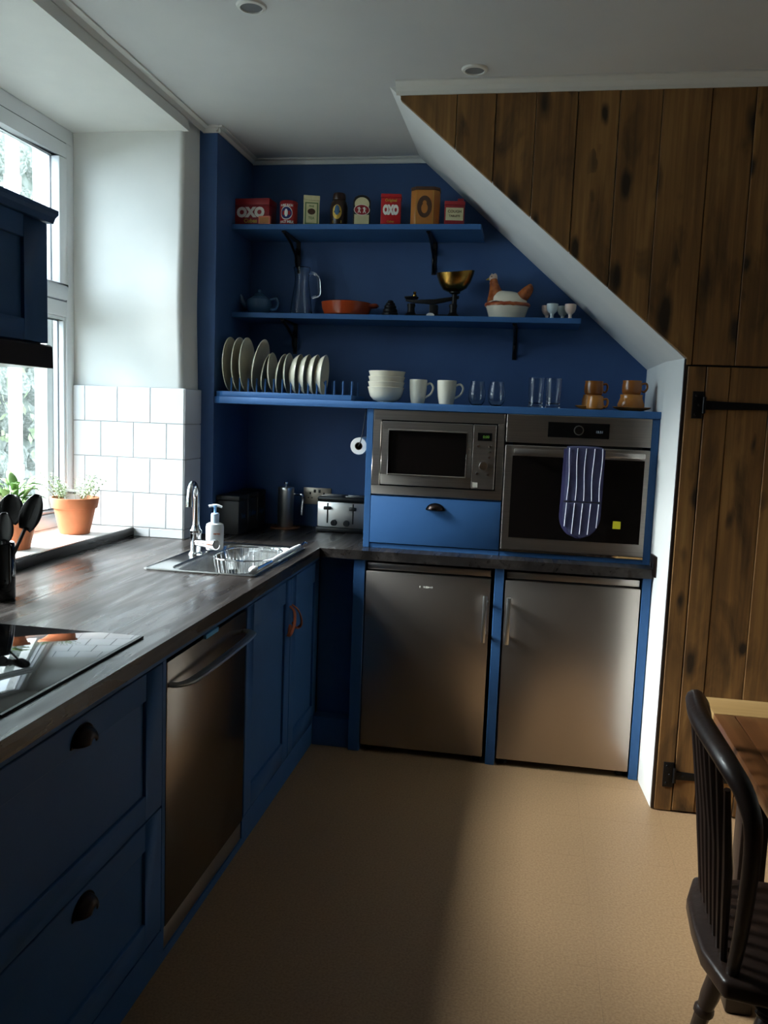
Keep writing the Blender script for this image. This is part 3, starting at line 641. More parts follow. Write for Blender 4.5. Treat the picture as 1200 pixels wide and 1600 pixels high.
# --- tap
tp = thing('mixer_tap', 'tall chrome swan-neck mixer tap behind the sink', 'tap', (-.399, -.40, HW+.0035))
obj('body', MB().lathe([(0, 0), (.027, 0), (.027, .006), (.021, .012), (.021, .085), (.024, .088), (.024, .098), (.018, .104), (.014, .12), (0, .12)]), 'chrome', tp, smooth=True)
sp = [(0, 0, .10), (0, 0, .20), (0, -.002, .245), (.004, -.022, .276), (.010, -.058, .290), (.016, -.094, .274), (.020, -.112, .24), (.021, -.116, .205)]
obj('spout', MB().tube(bez(sp, 30), [.0125]*24+[.0125, .0125, .013, .0135, .014, .014, .014], 14), 'chrome', tp, smooth=True)
lv = obj('lever', MB().cyl((.012, -.01, .05), (.085, -.045, .052), .015).cyl((.085, -.045, .052), (.108, -.056, .053), .0205), 'chrome', tp, smooth=True)
obj('lever_end', MB().cyl((.107, -.0555, .053), (.1095, -.0567, .053), .0165), 'black', lv, smooth=True)
# --- wire basket in the sink
wb = thing('sink_basket', 'chrome wire basket with white grip rail hooked in the sink', 'wire basket', (-.2, -.38, HW))
def ell(rx, ry, z, cx=-.205, cy=-.31, n=36, p=3.0):
    o = []
    for k in range(n):
        a = 2*PI*k/n; c, s_ = math.cos(a), math.sin(a); o.append((cx+rx*math.copysign(abs(c)**(2/p), c), cy+ry*math.copysign(abs(s_)**(2/p), s_), z))
    return o
top = ell(.122, .172, HW+.004); bot = ell(.10, .15, HW-.11)
obj('rim_wire', MB().tube(top, .0032, 8, closed=True), 'chrome', wb, smooth=True, world=True)
obj('base_wire', MB().tube(bot, .0022, 6, closed=True), 'chrome', wb, smooth=True, world=True)
for k in range(0, 36): obj('upright_wire', MB().tube([top[k], tuple((Vector(top[k])+Vector(bot[k]))/2+Vector((0, 0, -.01))), bot[k]], .0016, 5), 'chrome', wb, smooth=True, world=True)
gr = obj('grip_rail', MB().tube(bez([(-.052, -.715, HW+.016), (-.048, -.55, HW+.0165), (-.046, -.35, HW+.017), (-.046, -.10, HW+.017), (-.044, -.045, HW+.022), (-.038, -.03, HW+.016)], 24), .0055, 8), 'chrome', wb, smooth=True, world=True)
obj('white_grip', MB().tube([(-.047, -.50, HW+.0175), (-.046, -.42, HW+.018), (-.046, -.20, HW+.018), (-.046, -.11, HW+.0175)], [.008, .0105, .0105, .008], 10), 'whitep', gr, smooth=True, world=True)
obj('white_end', MB().ball((-.055, -.700, HW+.019), .014, .034, .0115, 14, 8), 'whitep', gr, smooth=True, world=True)
for k in range(7): obj('loop', MB().tube([(-.046+.008*math.cos(t), -.40+k*.035, HW+.013+.010*math.sin(t)) for t in [2*PI*i/10 for i in range(10)]], .002, 5, closed=True), 'whitep', gr, smooth=True, world=True)
# --- soap
so = thing('soap_bottle', 'white pump soap bottle beside the chrome tap', 'soap bottle', (-.362, -.285, HW+.0076), rz=.35)
bo = obj('bottle', MB().lathe([(0, 0), (.033, 0), (.0355, .006), (.0365, .05), (.037, .095), (.034, .108), (.022, .114), (0, .114)], sy=.62), 'soapb', so, smooth=True)
obj('label_print', lettering('carex', .012, .0004).xf(T(.008, -.0232, .07) @ FRONT), 'leather', bo)
pu = obj('pump_collar', MB().lathe([(0, .112), (.0165, .112), (.0165, .150), (.014, .153), (0, .153)]), 'pumpp', so, smooth=True)
obj('pump_stem', MB().lathe([(0, .150), (.007, .150), (.0055, .158), (.0055, .175), (.009, .180), (.009, .186), (0, .187)]), 'bluep', pu, smooth=True)
obj('pump_nozzle', MB().tube(bez([(-.026, 0, .181), (-.01, 0, .184), (.01, 0, .184), (.028, 0, .178)], 10), [.005]*4+[.0058]*4+[.005]*3, 8), 'whitep', pu, smooth=True)
# --- sockets, switch, downlights
def face_y(name, label, cat, c, w, h, mt):
    t = thing(name, label, cat, c); obj('plate', MB().box(-w/2, w/2, -.008, 0, -h/2, h/2), mt, t, bev=.0025); return t
s = face_y('wall_socket', 'brushed metal double socket on the dark back wall above the toaster', 'socket', (-.166, YB-.0005, 1.072), .146, .086, 'socket')
for dx in (-.036, .036):
    m = MB().box(dx-.004, dx+.004, -.009, -.0075, .008, .020).box(dx-.013, dx-.006, -.009, -.0075, -.012, -.007).box(dx+.006, dx+.013, -.009, -.0075, -.012, -.007); obj('socket_hole', m, 'slotdark', s)
    obj('rocker', MB().box(dx*.35-.006, dx*.35+.006, -.011, -.0075, .018, .034), 'black', s, bev=.001)
sw = thing('light_switch', 'dark metal light switch plate on the white alcove cheek', 'light switch', (1.4342, -.012, .930), .0694)
obj('plate', MB().box(-.007, 0, -.048, .048, -.043, .043), 'bronze', sw, bev=.002)
for y in (-.02, .02): obj('rocker', MB().box(-.011, -.006, y-.008, y+.008, -.012, .012), 'black', sw, bev=.001)
for i, (x, y, lb) in enumerate(((.632, -.39, 'round grey ceiling downlight near the plank panelling'), (-.023, -.925, 'round grey ceiling downlight at the top edge above the worktop'))):
    t = thing('downlight', lb, 'downlight', (x, y, CZ-.0005), group='ceiling downlights')
    obj('bezel', MB().lathe([(.033, -.001), (.035, -.008), (.044, -.006), (.048, 0), (.033, 0), (.033, -.001)], seg=32), 'trimw', t, smooth=True)
    obj('lens', MB().lathe([(0, -.003), (.034, -.004), (.034, 0), (0, 0)], seg=32), 'lamp', t, smooth=True)
# ================================================================== SHELVES AND WHAT STANDS ON THEM
def bracket(parent, x, ztop, y0, drop):
    """scrolled cast-iron bracket under a shelf"""
    m = MB().box(x-.010, x+.010, YB-.006, YB-.0005, ztop-drop, ztop-.0005).box(x-.010, x+.010, y0+.03, YB-.001, ztop-.0065, ztop-.0005)
    pts = bez([(x, YB-.005, ztop-drop+.01), (x, YB-.04, ztop-drop*.72), (x, YB-.05, ztop-drop*.5), (x, YB-.10, ztop-drop*.34), (x, YB-.15, ztop-.03), (x, y0+.035, ztop-.006)], 22); m.tube(pts, .0065, 8)
    c = [(x, YB-.03-.018*math.cos(t)*(1-t/14), ztop-.05-.018*math.sin(t)*(1-t/14)) for t in [k*.5 for k in range(20)]]; m.tube(c, .0045, 6)
    return obj('bracket', m, 'iron', parent, smooth=True, world=True)
Z1, Z2, Z3 = 2.372, 1.966, 1.558
def shelf(label, x0, x1, y0, z, brs, drop):
    t = thing('wall_shelf', label, 'shelf', ((x0+x1)/2, .5, z), group='blue alcove shelves')
    obj('board', MB().box(x0, x1, y0, YB-.001, z-.024, z), 'blue', t, bev=.0015, seg=1, world=True)
    for b in brs: bracket(t, b, z-.024, y0, drop)
shelf('topmost blue shelf, carrying the old tins', -.5455, .630, .355, Z1, (-.30, .388), .155)
shelf('middle blue shelf, carrying the scales and the pottery hen', -.5455, 1.096, .375, Z2, (-.305, .801), .15)
t = thing('wall_shelf', 'lowest blue shelf, over the microwave, carrying plates and cups', 'shelf', (.45, .37, Z3), group='blue alcove shelves')
obj('board', MB().prism([(-.5455, .162), (-.488, .073), (1.4295, .073), (1.4300, .12), (1.4300, YB-.001), (-.5455, YB-.001)], 2, Z3-.0298, Z3), 'blue', t, bev=.0015, seg=1, world=True)

# ---- old tins on the top shelf (x centre, front y)
def tin(name, label, x, y, rz=0): return thing(name, label, 'tin', (x, y, Z1+.0006), rz, group='old tins on the top shelf')
def box_tin(t, w, d, h, m, lid=.0, lm=None):
    b = obj('body', MB().box(-w/2, w/2, 0, d, 0, h-lid), m, t, bev=.003)
    if lid: obj('lid', MB().box(-w/2-.0012, w/2+.0012, -.0012, d+.0012, h-lid+.0004, h), lm or m, t, bev=.0025)
    return b
def pr(name, mb, m, par, x, z, y=0.0): return obj(name, mb.xf(T(x, y, z) @ FRONT), m, par)
YF = .385
t = tin('tin_box', 'wide red stock-cube tin with large white letters at the left end', -.468, YF+.01, -.05)
b = box_tin(t, .186, .10, .126, 'maroon', .03)
pr('lettering', lettering('OXO', .058, .0042), 'tinw', b, .0, .060, -.0006); pr('small_lettering', lettering('Cubes', .026, .0008), 'gold', b, .0, .022, -.0006)
t = thing('card_box', 'small salmon-pink box in front of the wide red tin', 'box', (-.393, YF-.012, Z1+.0006), -.05, group='old tins on the top shelf')
b = obj('body', MB().box(-.029, .029, 0, .02, 0, .04), 'pink', t, bev=.001); pr('printed_panel', card(.046, .028), 'amber', b, 0, .02, -.0003)
t = tin('round_tin', 'round red tin with a blue oval picture and white lettering', -.291, YF+.045)
b = obj('body', MB().lathe([(0, 0), (.041, 0), (.0415, .002), (.0415, .098), (.041, .1), (0, .1)], seg=40), 'redtin', t, smooth=True)
obj('lid', MB().lathe([(0, .1005), (.0425, .1005), (.0425, .112), (.040, .116), (0, .116)], seg=40), 'maroon', t, smooth=True)
def curved(mb, r):
    return MB().add([((r+z)*math.sin(x/r), -(r+z)*math.cos(x/r), y) for x, y, z in mb.v], mb.f)
obj('picture_border', curved(disc(.030, sy=1.05).xf(T(0, .058, 0)), .0417), 'tinw', b); obj('picture', curved(disc(.026, sy=1.05, t=.001).xf(T(0, .058, 0)), .0417), 'navy', b)
obj('figure', curved(disc(.008, sy=2.2, t=.0014).xf(T(0, .058, 0)), .0417), 'tinw', b)
obj('lettering', curved(lettering('PURE RICH', .013, .0006).xf(T(0, .0925, .0002)), .0417), 'tinw', b); obj('lettering', curved(lettering('MALT MILK', .015, .0008).xf(T(0, .017, .0002)), .0417), 'tinw', b)
t = tin('tea_tin', 'tall ivory tin patterned in green', -.170, YF+.01, .28)
b = box_tin(t, .074, .066, .138, 'ivory', .022)
pr('border', card(.062, .100), 'green', b, 0, .056, -.0003); pr('printed_panel', card(.050, .088), 'ivory', b, 0, .056, -.0007)
pr('picture', disc(.014, sx=1.3), 'amberd', b, 0, .064, -.0012); pr('lettering', lettering('FINE', .012, .0004), 'green', b, 0, .088, -.0014); pr('lettering', lettering('TEA', .016, .0004), 'green', b, 0, .034, -.0014)
t = tin('jar_tin', 'dark brown jar-shaped tin with a gold emblem and round lid', -.046, YF+.045)
b = obj('body', MB().lathe([(0, 0), (.036, 0), (.040, .006), (.041, .09), (.036, .112), (.026, .122), (0, .122)], seg=32), 'jarbrown', t, smooth=True)
obj('lid', MB().lathe([(0, .1225), (.029, .1225), (.030, .126), (.030, .146), (.026, .153), (0, .154)], seg=32), 'jarbrown', t, smooth=True)
obj('emblem', curved(disc(.022, sy=1.5).xf(T(0, .062, 0)), .0412), 'gold', b); obj('picture', curved(disc(.012, sy=1.9, t=.001).xf(T(0, .070, 0)), .0412), 'teapot', b); obj('band', curved(card(.044, .012).xf(T(0, .018, 0)), .0412), 'gold', b)
t = tin('domed_tin', 'black domed tin with a cream front and a dark red oval picture', .072, YF+.005, .22)
pf = [(-.040, 0), (.040, 0), (.040, .112), (.033, .126), (.018, .135), (0, .138), (-.018, .135), (-.033, .126), (-.040, .112)]
b = obj('body', MB().prism(pf, 1, 0, .07), 'blacktin', t, bev=.002)
pr('printed_panel', card(.068, .046), 'ivory', b, 0, .026, -.0003); pr('arch', disc(.034, sy=.9), 'ivory', b, 0, .096, -.0003)
pr('picture_border', disc(.037, sy=.66), 'tinw', b, 0, .070, -.0007); pr('picture', disc(.034, sy=.66, t=.0009), 'maroon', b, 0, .070, -.0008)
for sx in (-.012, .012):
    f = MB().tube([(sx, .082, .0), (sx, .066, .0)], .004, 6).tube([(sx, .068, 0), (sx-.006, .056, 0)], .0025, 5).tube([(sx, .068, 0), (sx+.006, .056, 0)], .0025, 5).tube([(sx-.009, .078, 0), (sx+.008, .074, 0)], .0022, 5)
    pr('figure', f, 'tinw', b, 0, 0, -.0012)
t = tin('upright_tin', 'bright red upright tin with large white letters between the domed and amber tins', .208, YF+.005, .10)
b = box_tin(t, .092, .052, .142, 'redtin', .018)
pr('lettering', lettering('OXO', .0485, .004).xf(Matrix.Diagonal((.62, 1.12, 1, 1))), 'tinw', b, 0, .068, -.0006); pr('small_lettering', lettering('Original', .017, .0006), 'gold', b, 0, .112, -.0006); pr('small_lettering', lettering('Cubes', .013, .0003), 'gold', b, 0, .018, -.0006)
t = tin('octagonal_tin', 'large amber eight-sided tin with a dark oval portrait', .364, YF+.01, .04)
pf = [(-.042, 0), (.042, 0), (.066, .024), (.066, .072), (.042, .096), (-.042, .096), (-.066, .072), (-.066, .024)]
b = obj('body', MB().prism(pf, 2, 0, .160), 'amber', t, bev=.0025); obj('lid', MB().prism([(x*1.02, (y-.048)*1.02+.048) for x, y in pf], 2, .1605, .175), 'amberd', t, bev=.0025)
pr('border', disc(.034, sy=1.45), 'amberd', b, 0, .085, -.0003); pr('portrait', disc(.015, sy=1.5, t=.001), 'amber', b, 0, .078, -.0006); pr('portrait_head', disc(.009, sy=1.2, t=.001), 'amber', b, 0, .102, -.0006)
for sx in (-.039, .039): pr('line', card(.002, .15), 'gold', b, sx, .08, -.0004)
t = tin('small_tin', 'small red tin with a cream label at the right end of the top shelf', .502, YF+.02, .12)
b = box_tin(t, .092, .055, .112, 'maroon', .018); pr('label_panel', card(.080, .056), 'ivory', b, 0, .054, -.0003)
pr('lettering', lettering('COUGH', .017, .0004), 'amberd', b, 0, .065, -.0009); pr('lettering', lettering('TABLETS', .013, .0003), 'amberd', b, 0, .045, -.0009)
obj('key_tab', MB().box(.012, .04, .01, .045, .1125, .126), 'maroon', t, bev=.003)

# ---- middle shelf
ZS = Z2+.0006
def handle_loop(pts, r, n=18): return MB().tube(bez(pts, n), r, 9)
t = thing('teapot', 'small glossy blue teapot at the dark left end of the middle shelf', 'teapot', (-.452, .50, ZS))
obj('body', MB().lathe([(0, 0), (.035, 0), (.038, .004), (.058, .022), (.066, .048), (.060, .074), (.040, .090), (.026, .094), (0, .094)], seg=32), 'teapot', t, smooth=True)
ld = obj('lid', MB().lathe([(.029, .0935), (.031, .097), (.022, .106), (.008, .110), (0, .110)], seg=28), 'teapot', t, smooth=True); obj('knob', MB().ball((0, 0, .117), .009, seg=12), 'teapot', ld, smooth=True)
obj('spout', MB().tube(bez([(-.055, 0, .035), (-.08, 0, .055), (-.095, 0, .088), (-.105, 0, .102)], 10), [.018, .017, .016, .015, .014, .012, .011, .010, .009, .008, .007], 12), 'teapot', t, smooth=True)
obj('handle', handle_loop([(.058, 0, .075), (.085, 0, .082), (.098, 0, .055), (.085, 0, .03), (.058, 0, .03)], .0065), 'teapot', t, smooth=True)
t = thing('glass_jug', 'tall clear glass jug with waisted neck and side handle', 'jug', (-.237, .50, ZS))
obj('vessel', MB().lathe([(0, 0), (.052, 0), (.055, .006), (.054, .02), (.045, .09), (.036, .15), (.034, .18), (.036, .20), (.041, .226), (.042, .23), (.0385, .228), (.033, .20), (.0315, .18), (.0335, .15), (.0425, .09), (.051, .025), (.048, .012), (0, .010)], seg=40), 'glass', t, smooth=True)
obj('handle', handle_loop([(.036, -.004, .195), (.055, -.006, .205), (.082, -.01, .185), (.090, -.01, .14), (.088, -.01, .10), (.05, -.004, .085)], .006), 'glass', t, smooth=True)
t = thing('baking_dish', 'wide shallow red-brown glazed earthenware dish', 'dish', (-.010, .495, ZS))
obj('dish', MB().lathe([(0, 0), (.098, 0), (.108, .006), (.119, .035), (.122, .058), (.1235, .063), (.119, .065), (.114, .058), (.110, .035), (.102, .012), (0, .008)], seg=48), 'redclay', t, smooth=True)
obj('handle', MB().tube(bez([(.112, .03, .05), (.145, .028, .054), (.15, 0, .054), (.145, -.028, .054), (.112, -.03, .05)], 14), .008, 8), 'redclay', t, smooth=True)
t = thing('scale_weights', 'small stack of dark iron scale weights left of the scales', 'weights', (.207, .485, ZS))
for k, (r, h0, h1) in enumerate(((.038, 0, .022), (.034, .0222, .040), (.029, .0402, .056), (.022, .0562, .068), (.014, .0682, .079))):
    obj('weight', MB().lathe([(0, h0), (r-.002, h0), (r, h0+.003), (r, h1-.004), (r-.004, h1), (0, h1)], seg=24), 'iron', t, smooth=True)
# scales
t = thing('kitchen_scales', 'old black iron balance scales with a brass pan', 'scales', (.415, .49, ZS))
b = obj('base', MB().box(-.125, .115, -.022, .022, 0, .016).box(-.02, .02, -.016, .016, .014, .062), 'iron', t, bev=.004)
for x in (-.108, .092): obj('foot_dome', MB().lathe([(0, 0), (.034, 0), (.036, .008), (.026, .018), (.018, .026), (.016, .045), (.020, .058), (.018, .066), (0, .066)], x, 0, 0), 'iron', t, smooth=True)
obj('badge', disc(.0165, sx=1.15, sy=.62, t=.002).xf(T(-.012, -.0225, .012) @ FRONT), 'tinw', b, label='small oval white badge')
bm_ = obj('beam', MB().prism([(-.135, .078), (-.10, .070), (0, .064), (.10, .086), (.118, .094), (.118, .106), (.07, .098), (0, .088), (-.09, .084), (-.135, .088)], 1, -.008, .008), 'iron', t, bev=.002)
obj('weight_plate', MB().lathe([(0, .088), (.028, .088), (.034, .094), (.034, .098), (0, .098)], -.108, 0, 0), 'iron', t, smooth=True)
obj('brass_weight', MB().lathe([(0, .0985), (.010, .0985), (.010, .106), (.005, .110), (.008, .116), (.006, .121), (0, .122)], -.092, -.008, 0), 'brass', t, smooth=True)
obj('pan_post', MB().lathe([(0, .064), (.012, .064), (.012, .112), (.026, .118), (.026, .124), (0, .124)], .096, 0, 0), 'iron', t, smooth=True)
pv = [(0, .1245), (.03, .1255), (.055, .138), (.074, .160), (.086, .190), (.090, .205), (.0885, .206), (.083, .190), (.071, .162), (.052, .141), (.028, .1285), (0, .1275)]
k = MB().lathe(pv, seg=40, sy=.85); k.v = [(x, y, z+max(0, x)*.06-max(0, -x)*.10+.012*(x/.09)**2*(z > .15)) for x, y, z in k.v]
obj('brass_pan', k.xf(T(.096, 0, 0)), 'brass', t, smooth=True)
# hen on nest
t = thing('hen_dish', 'brown and white pottery hen sitting on a cream nest dish', 'hen dish', (.760, .50, ZS))
obj('nest_dish', MB().lathe([(0, 0), (.076, 0), (.082, .006), (.096, .05), (.100, .060), (.094, .062), (0, .062)], seg=44, sy=.74), 'henw', t, smooth=True)
k = MB().lathe([(.090, .060), (.104, .060), (.107, .067), (.103, .075), (.090, .077), (.088, .062)], seg=44, sy=.74); k.v = [(x, y, z+.002*math.sin(22*math.atan2(y, x))) for x, y, z in k.v]
obj('nest_rim', k, 'henr', t, smooth=True)
k = MB().ball((0, 0, .072), .092, .066, .060, 32, 12, 0, 1); k.v = [(x, y, z+.010*math.exp(-((x+.055)/.03)**2)) for x, y, z in k.v]
bd = obj('hen_body', k, 'henw', t, smooth=True)
nk = bez([(-.052, 0, .085), (-.058, 0, .125), (-.066, 0, .160), (-.070, 0, .186)], 14)
obj('neck', MB().tube(nk, [.050, .048, .045, .042, .038, .035, .032, .029, .027, .025, .023, .022, .021, .020, .018], 16, flat=.9), 'henb', bd, smooth=True)
hd = obj('head', MB().ball((-.072, 0, .190), .0205, .017, .019, 16, 10), 'comb', bd, smooth=True); obj('beak', MB().tube([(-.086, 0, .188), (-.106, 0, .182)], [.008, .001], 8), 'gold', hd, smooth=True)
obj('comb', MB().prism([(-.086, .200), (-.080, .213), (-.072, .207), (-.064, .214), (-.056, .208), (-.052, .198), (-.06, .19), (-.08, .19)], 1, -.005, .005), 'comb', hd, bev=.003); obj('wattle', MB().ball((-.082, 0, .168), .006, .007, .013, 10, 8), 'comb', hd, smooth=True)
obj('eye', MB().ball((-.079, -.0155, .195), .003, seg=8, rings=6), 'black', hd, smooth=True)
k = MB().tube(bez([(.045, 0, .085), (.070, 0, .110), (.094, 0, .140), (.104, 0, .166)], 14), [.040, .041, .041, .040, .039, .038, .037, .036, .034, .032, .029, .026, .021, .015, .006], 16, flat=.75)
obj('tail', k, 'henb', bd, smooth=True)
# egg cups
ep = [(0, 0), (.019, 0), (.0195, .003), (.010, .009), (.007, .018), (.009, .028), (.020, .038), (.0255, .052), (.0265, .072), (.0255, .0735), (.0235, .066), (.020, .05), (.010, .04), (0, .038)]
for x, y, mt, lb in ((.945, .545, 'eggp', 'pink-tinted egg cup half hidden at the left of the four'), (.968, .475, 'eggb', 'pale blue-white egg cup in front, nearest the hen'), (1.018, .555, 'eggg', 'grey egg cup standing behind in shade'), (1.050, .480, 'eggp', 'pink and white egg cup at the right end of the middle shelf')):
    t = thing('egg_cup', lb, 'egg cup', (x, y, ZS), group='egg cups on the middle shelf'); obj('cup', MB().lathe(ep, seg=28), mt, t, smooth=True)

# ---- lowest shelf
ZS = Z3+.0006
rkk = thing('plate_rack', 'blue peg plate rack at the left end of the lowest shelf', 'plate rack', (-.19, .22, ZS))
obj('base_board', MB().prism([(-.478, .082), (.118, .082), (.118, .383), (-.54, .383), (-.54, .17)], 2, Z3+.0006, Z3+.0245), 'blue', rkk, bev=.0015, seg=1, world=True)
for k in range(15):
    px = .1015-k*.0405
    for yy in (.165, .30):
        if px > -.535: obj('peg', MB().cyl((px, yy, Z3+.0243), (px, yy, Z3+.088), .0042, 8), 'blue', rkk, smooth=True, world=True)
big = [(0, .0), (.062, .0), (.066, .003), (.085, .006), (.110, .016), (.125, .022), (.1255, .0245), (.123, .025), (.108, .0195), (.084, .0098), (.06, .0075), (0, .0072)]
dp_ = [(0, .0), (.045, .0), (.049, .003), (.070, .010), (.084, .024), (.0915, .036), (.092, .0385), (.0895, .0385), (.081, .027), (.068, .014), (.047, .0075), (0, .007)]
sm = [(0, .0), (.050, .0), (.054, .003), (.070, .006), (.086, .013), (.092, .017), (.0925, .019), (.090, .019), (.070, .009), (.05, .0065), (0, .006)]
PM = {n: obj('x', MB().lathe(pf, seg=44), 'cream', None, smooth=True) for n, pf in (('b', big), ('d', dp_), ('s', sm))}
spots = [(-.517, 'b', -1, 'first large cream dinner plate at the dark left end of the rack'), (-.474, 'b', 0, 'second large cream dinner plate in the rack'), (-.437, 'b', 0, 'third large cream dinner plate in the rack'), (-.372, 'b', 9, 'fourth large cream dinner plate, leaning most to the right'),
         (-.331, 's', 9, 'first small cream side plate, tucked behind the leaning dinner plate'), (-.304, 's', -3, 'second small cream side plate, with a thin upright edge'), (-.262, 's', 8, 'third small cream side plate, leaning right'), (-.228, 's', 0, 'fourth small cream side plate, just before the deep plates'),
         (-.200, 'd', 4, 'first deep cream soup plate in the rack'), (-.160, 'd', 4, 'second deep cream soup plate in the rack'), (-.120, 'd', 4, 'third deep cream soup plate in the rack'), (-.080, 'd', 4, 'last deep cream soup plate, nearest the empty pegs')]
for x, kd, lean, lb in spots:
    r = .1255 if kd == 'b' else .0922
    o = PM[kd].copy(); o.name = 'dinner_plate' if kd == 'b' else ('soup_plate' if kd == 'd' else 'side_plate'); link(o)
    o.location = (x, .2325+(.0 if kd == 'b' else -.005), Z3+.0255+r*math.cos(math.radians(lean))); o.rotation_euler = (0, math.radians(90+lean), math.radians(2)); tag(o, lb, 'plate', 'cream plates in the rack')
for o in PM.values(): bpy.data.objects.remove(o)
bp_ = [(0, .0), (.036, .0), (.038, .004), (.056, .010), (.070, .026), (.0765, .044), (.080, .058), (.0832, .066), (.0822, .068), (.079, .064), (.0745, .046), (.067, .029), (.053, .0155), (0, .0125)]
for k, lb in enumerate(('bottom bowl of the cream stack', 'second bowl up in the cream stack', 'third bowl up in the cream stack', 'top bowl of the cream stack')):
    t = thing('bowl', lb, 'bowl', (.249+.001*k, .205, ZS+k*.0235), group='stacked cream bowls'); obj('bowl_body', MB().lathe(bp_, seg=40), 'cream', t, smooth=True)
for x, lb in ((.396, 'cream mug beside the stacked bowls'), (.524, 'wider cream mug beside the stemless glasses')):
    t = thing('mug', lb, 'mug', (x, .20, ZS), group='cream mugs'); w = 1 if x < .5 else 1.08
    obj('body', MB().lathe([(0, 0), (.027*w, 0), (.030*w, .003), (.036*w, .035), (.039*w, .07), (.040*w, .104), (.0385*w, .106), (.0365*w, .10), (.0355*w, .07), (.032*w, .03), (.026*w, .008), (0, .007)], seg=32), 'cream', t, smooth=True)
    obj('handle', handle_loop([(.036*w, 0, .084), (.056*w, -.004, .090), (.068*w, -.006, .072), (.058*w, -.005, .045), (.033*w, 0, .028)], .0048), 'cream', t, smooth=True)
gp = [(0, 0), (.020, 0), (.024, .003), (.034, .018), (.0385, .040), (.037, .066), (.031, .096), (.0295, .106), (.0283, .106), (.0298, .095), (.0357, .066), (.0370, .040), (.0325, .020), (.022, .0075), (0, .006)]
for x, lb in ((.659, 'round stemless glass next to the cream mug'), (.745, 'round stemless glass on the right of its pair')):
    t = thing('stemless_glass', lb, 'glass', (x, .20, ZS), group='stemless glasses'); obj('vessel', MB().lathe(gp, seg=36), 'glass', t, smooth=True)
hp = [(0, 0), (.0325, 0), (.0335, .003), (.031, .010), (.030, .016), (.0325, .06), (.0345, .128), (.0335, .129), (.0312, .06), (.0285, .022), (.024, .018), (0, .017)]
for x, lb in ((.916, 'tall straight tumbler, left of the two'), (.990, 'tall straight tumbler, right of the two, near the brown cups')):
    t = thing('tumbler', lb, 'glass', (x, .20, ZS), group='tall tumblers'); obj('vessel', MB().lathe(hp, seg=36), 'glass', t, smooth=True)
def stone_cup(name, label, cat, loc, r, h, m, rz=0, handle=True, belly=1.12):
    t = thing(name, label, cat, loc, rz, group='brown stoneware on the lowest shelf')
    obj('body', MB().lathe([(0, 0), (r*.86, 0), (r*belly*.96, h*.10), (r*belly, h*.35), (r*1.02, h*.70), (r*.97, h*.82), (r*1.0, h), (r*.93, h), (r*.90, h*.8), (r*belly*.9, h*.35), (r*.8, h*.09), (0, h*.08)], seg=32), m, t, smooth=True)
    if handle: obj('handle', handle_loop([(r*.98, 0, h*.78), (r*1.45, 0, h*.80), (r*1.55, 0, h*.48), (r*1.3, 0, h*.22), (r*1.05, 0, h*.28)], .0048), m, t, smooth=True)
    return t
def saucer(label, loc, r):
    t = thing('saucer', label, 'saucer', loc, group='brown stoneware on the lowest shelf')
    obj('dish', MB().lathe([(0, 0), (r*.5, 0), (r*.56, .002), (r*.9, .010), (r, .016), (r*.985, .018), (r*.88, .0125), (r*.5, .005), (0, .005)], seg=36), 'stone', t, smooth=True)
saucer('brown saucer under the left pair of stacked cups', (1.158, .255, ZS), .072)
stone_cup('stoneware_cup', 'ochre lower cup of the left stack, standing on its saucer', 'cup', (1.160, .262, ZS+.0052), .040, .060, 'stone', 2.2, True)
stone_cup('stoneware_cup', 'brown upper cup of the left stack', 'cup', (1.164, .262, ZS+.0655), .040, .060, 'stoned', .3, True, 1.04)
stone_cup('stoneware_cup', 'small ochre cup in front of the left stack', 'cup', (1.166, .150, ZS), .033, .057, 'stone', .0)
saucer('brown saucer under the right pair of stacked cups', (1.328, .25, ZS), .082)
stone_cup('stoneware_bowl', 'wide ochre lower bowl of the right stack', 'bowl', (1.324, .25, ZS+.0052), .048, .066, 'stone', 0, False, 1.2)
stone_cup('stoneware_cup', 'brown upper cup of the right stack with its handle to the right', 'cup', (1.324, .25, ZS+.0717), .041, .060, 'stoned', .0, True, 1.02)

# ================================================================== CORNER OF THE WORKTOP
ZS = HW+.0006
t = thing('toaster', 'chrome four-slice toaster against the dark back wall', 'toaster', (-.001, .475, ZS), -.02)
obj('foot_base', MB().box(-.128, .128, 0, .16, 0, .022), 'black', t, bev=.004)
bd = obj('body', MB().box(-.122, .122, .002, .158, .0225, .150), 'potsteel', t, bev=.006)
tt = obj('top', MB().box(-.124, .124, .004, .156, .1505, .176), 'black', t, bev=.010)
for x in (-.062, .062):
    for y in (.045, .11): obj('slot', MB().box(x-.05, x+.05, y-.011, y+.011, .1745, .1775), 'steel', tt, bev=.001)
for x in (-.068, .062):
    obj('lever_track', MB().box(x-.003, x+.003, -.001, .002, .045, .145), 'slotdark', bd); obj('lever', MB().box(x-.017, x+.017, -.018, .001, .112, .128), 'black', bd, bev=.003)
for x in (-.034, .030): obj('dial', MB().lathe([(0, .014), (.014, .014), (.016, 0), (0, 0)], seg=20).xf(T(x, .002, .047) @ Matrix.Rotation(PI/2, 4, 'X')), 'black', bd, smooth=True)
t = thing('trivet', 'round brown trivet under the steel coffee pot', 'trivet', (-.298, .525, ZS)); obj('disc', MB().lathe([(0, 0), (.075, 0), (.077, .003), (.075, .008), (0, .008)], seg=32), 'trivet', t, smooth=True)
t = thing('coffee_pot', 'polished steel cafetiere with knob lid and side handle', 'coffee pot', (-.298, .525, ZS+.0082))
obj('cylinder', MB().lathe([(0, 0), (.038, 0), (.040, .003), (.040, .185), (.041, .188), (.039, .198), (.012, .202), (0, .202)], seg=40), 'potsteel', t, smooth=True)
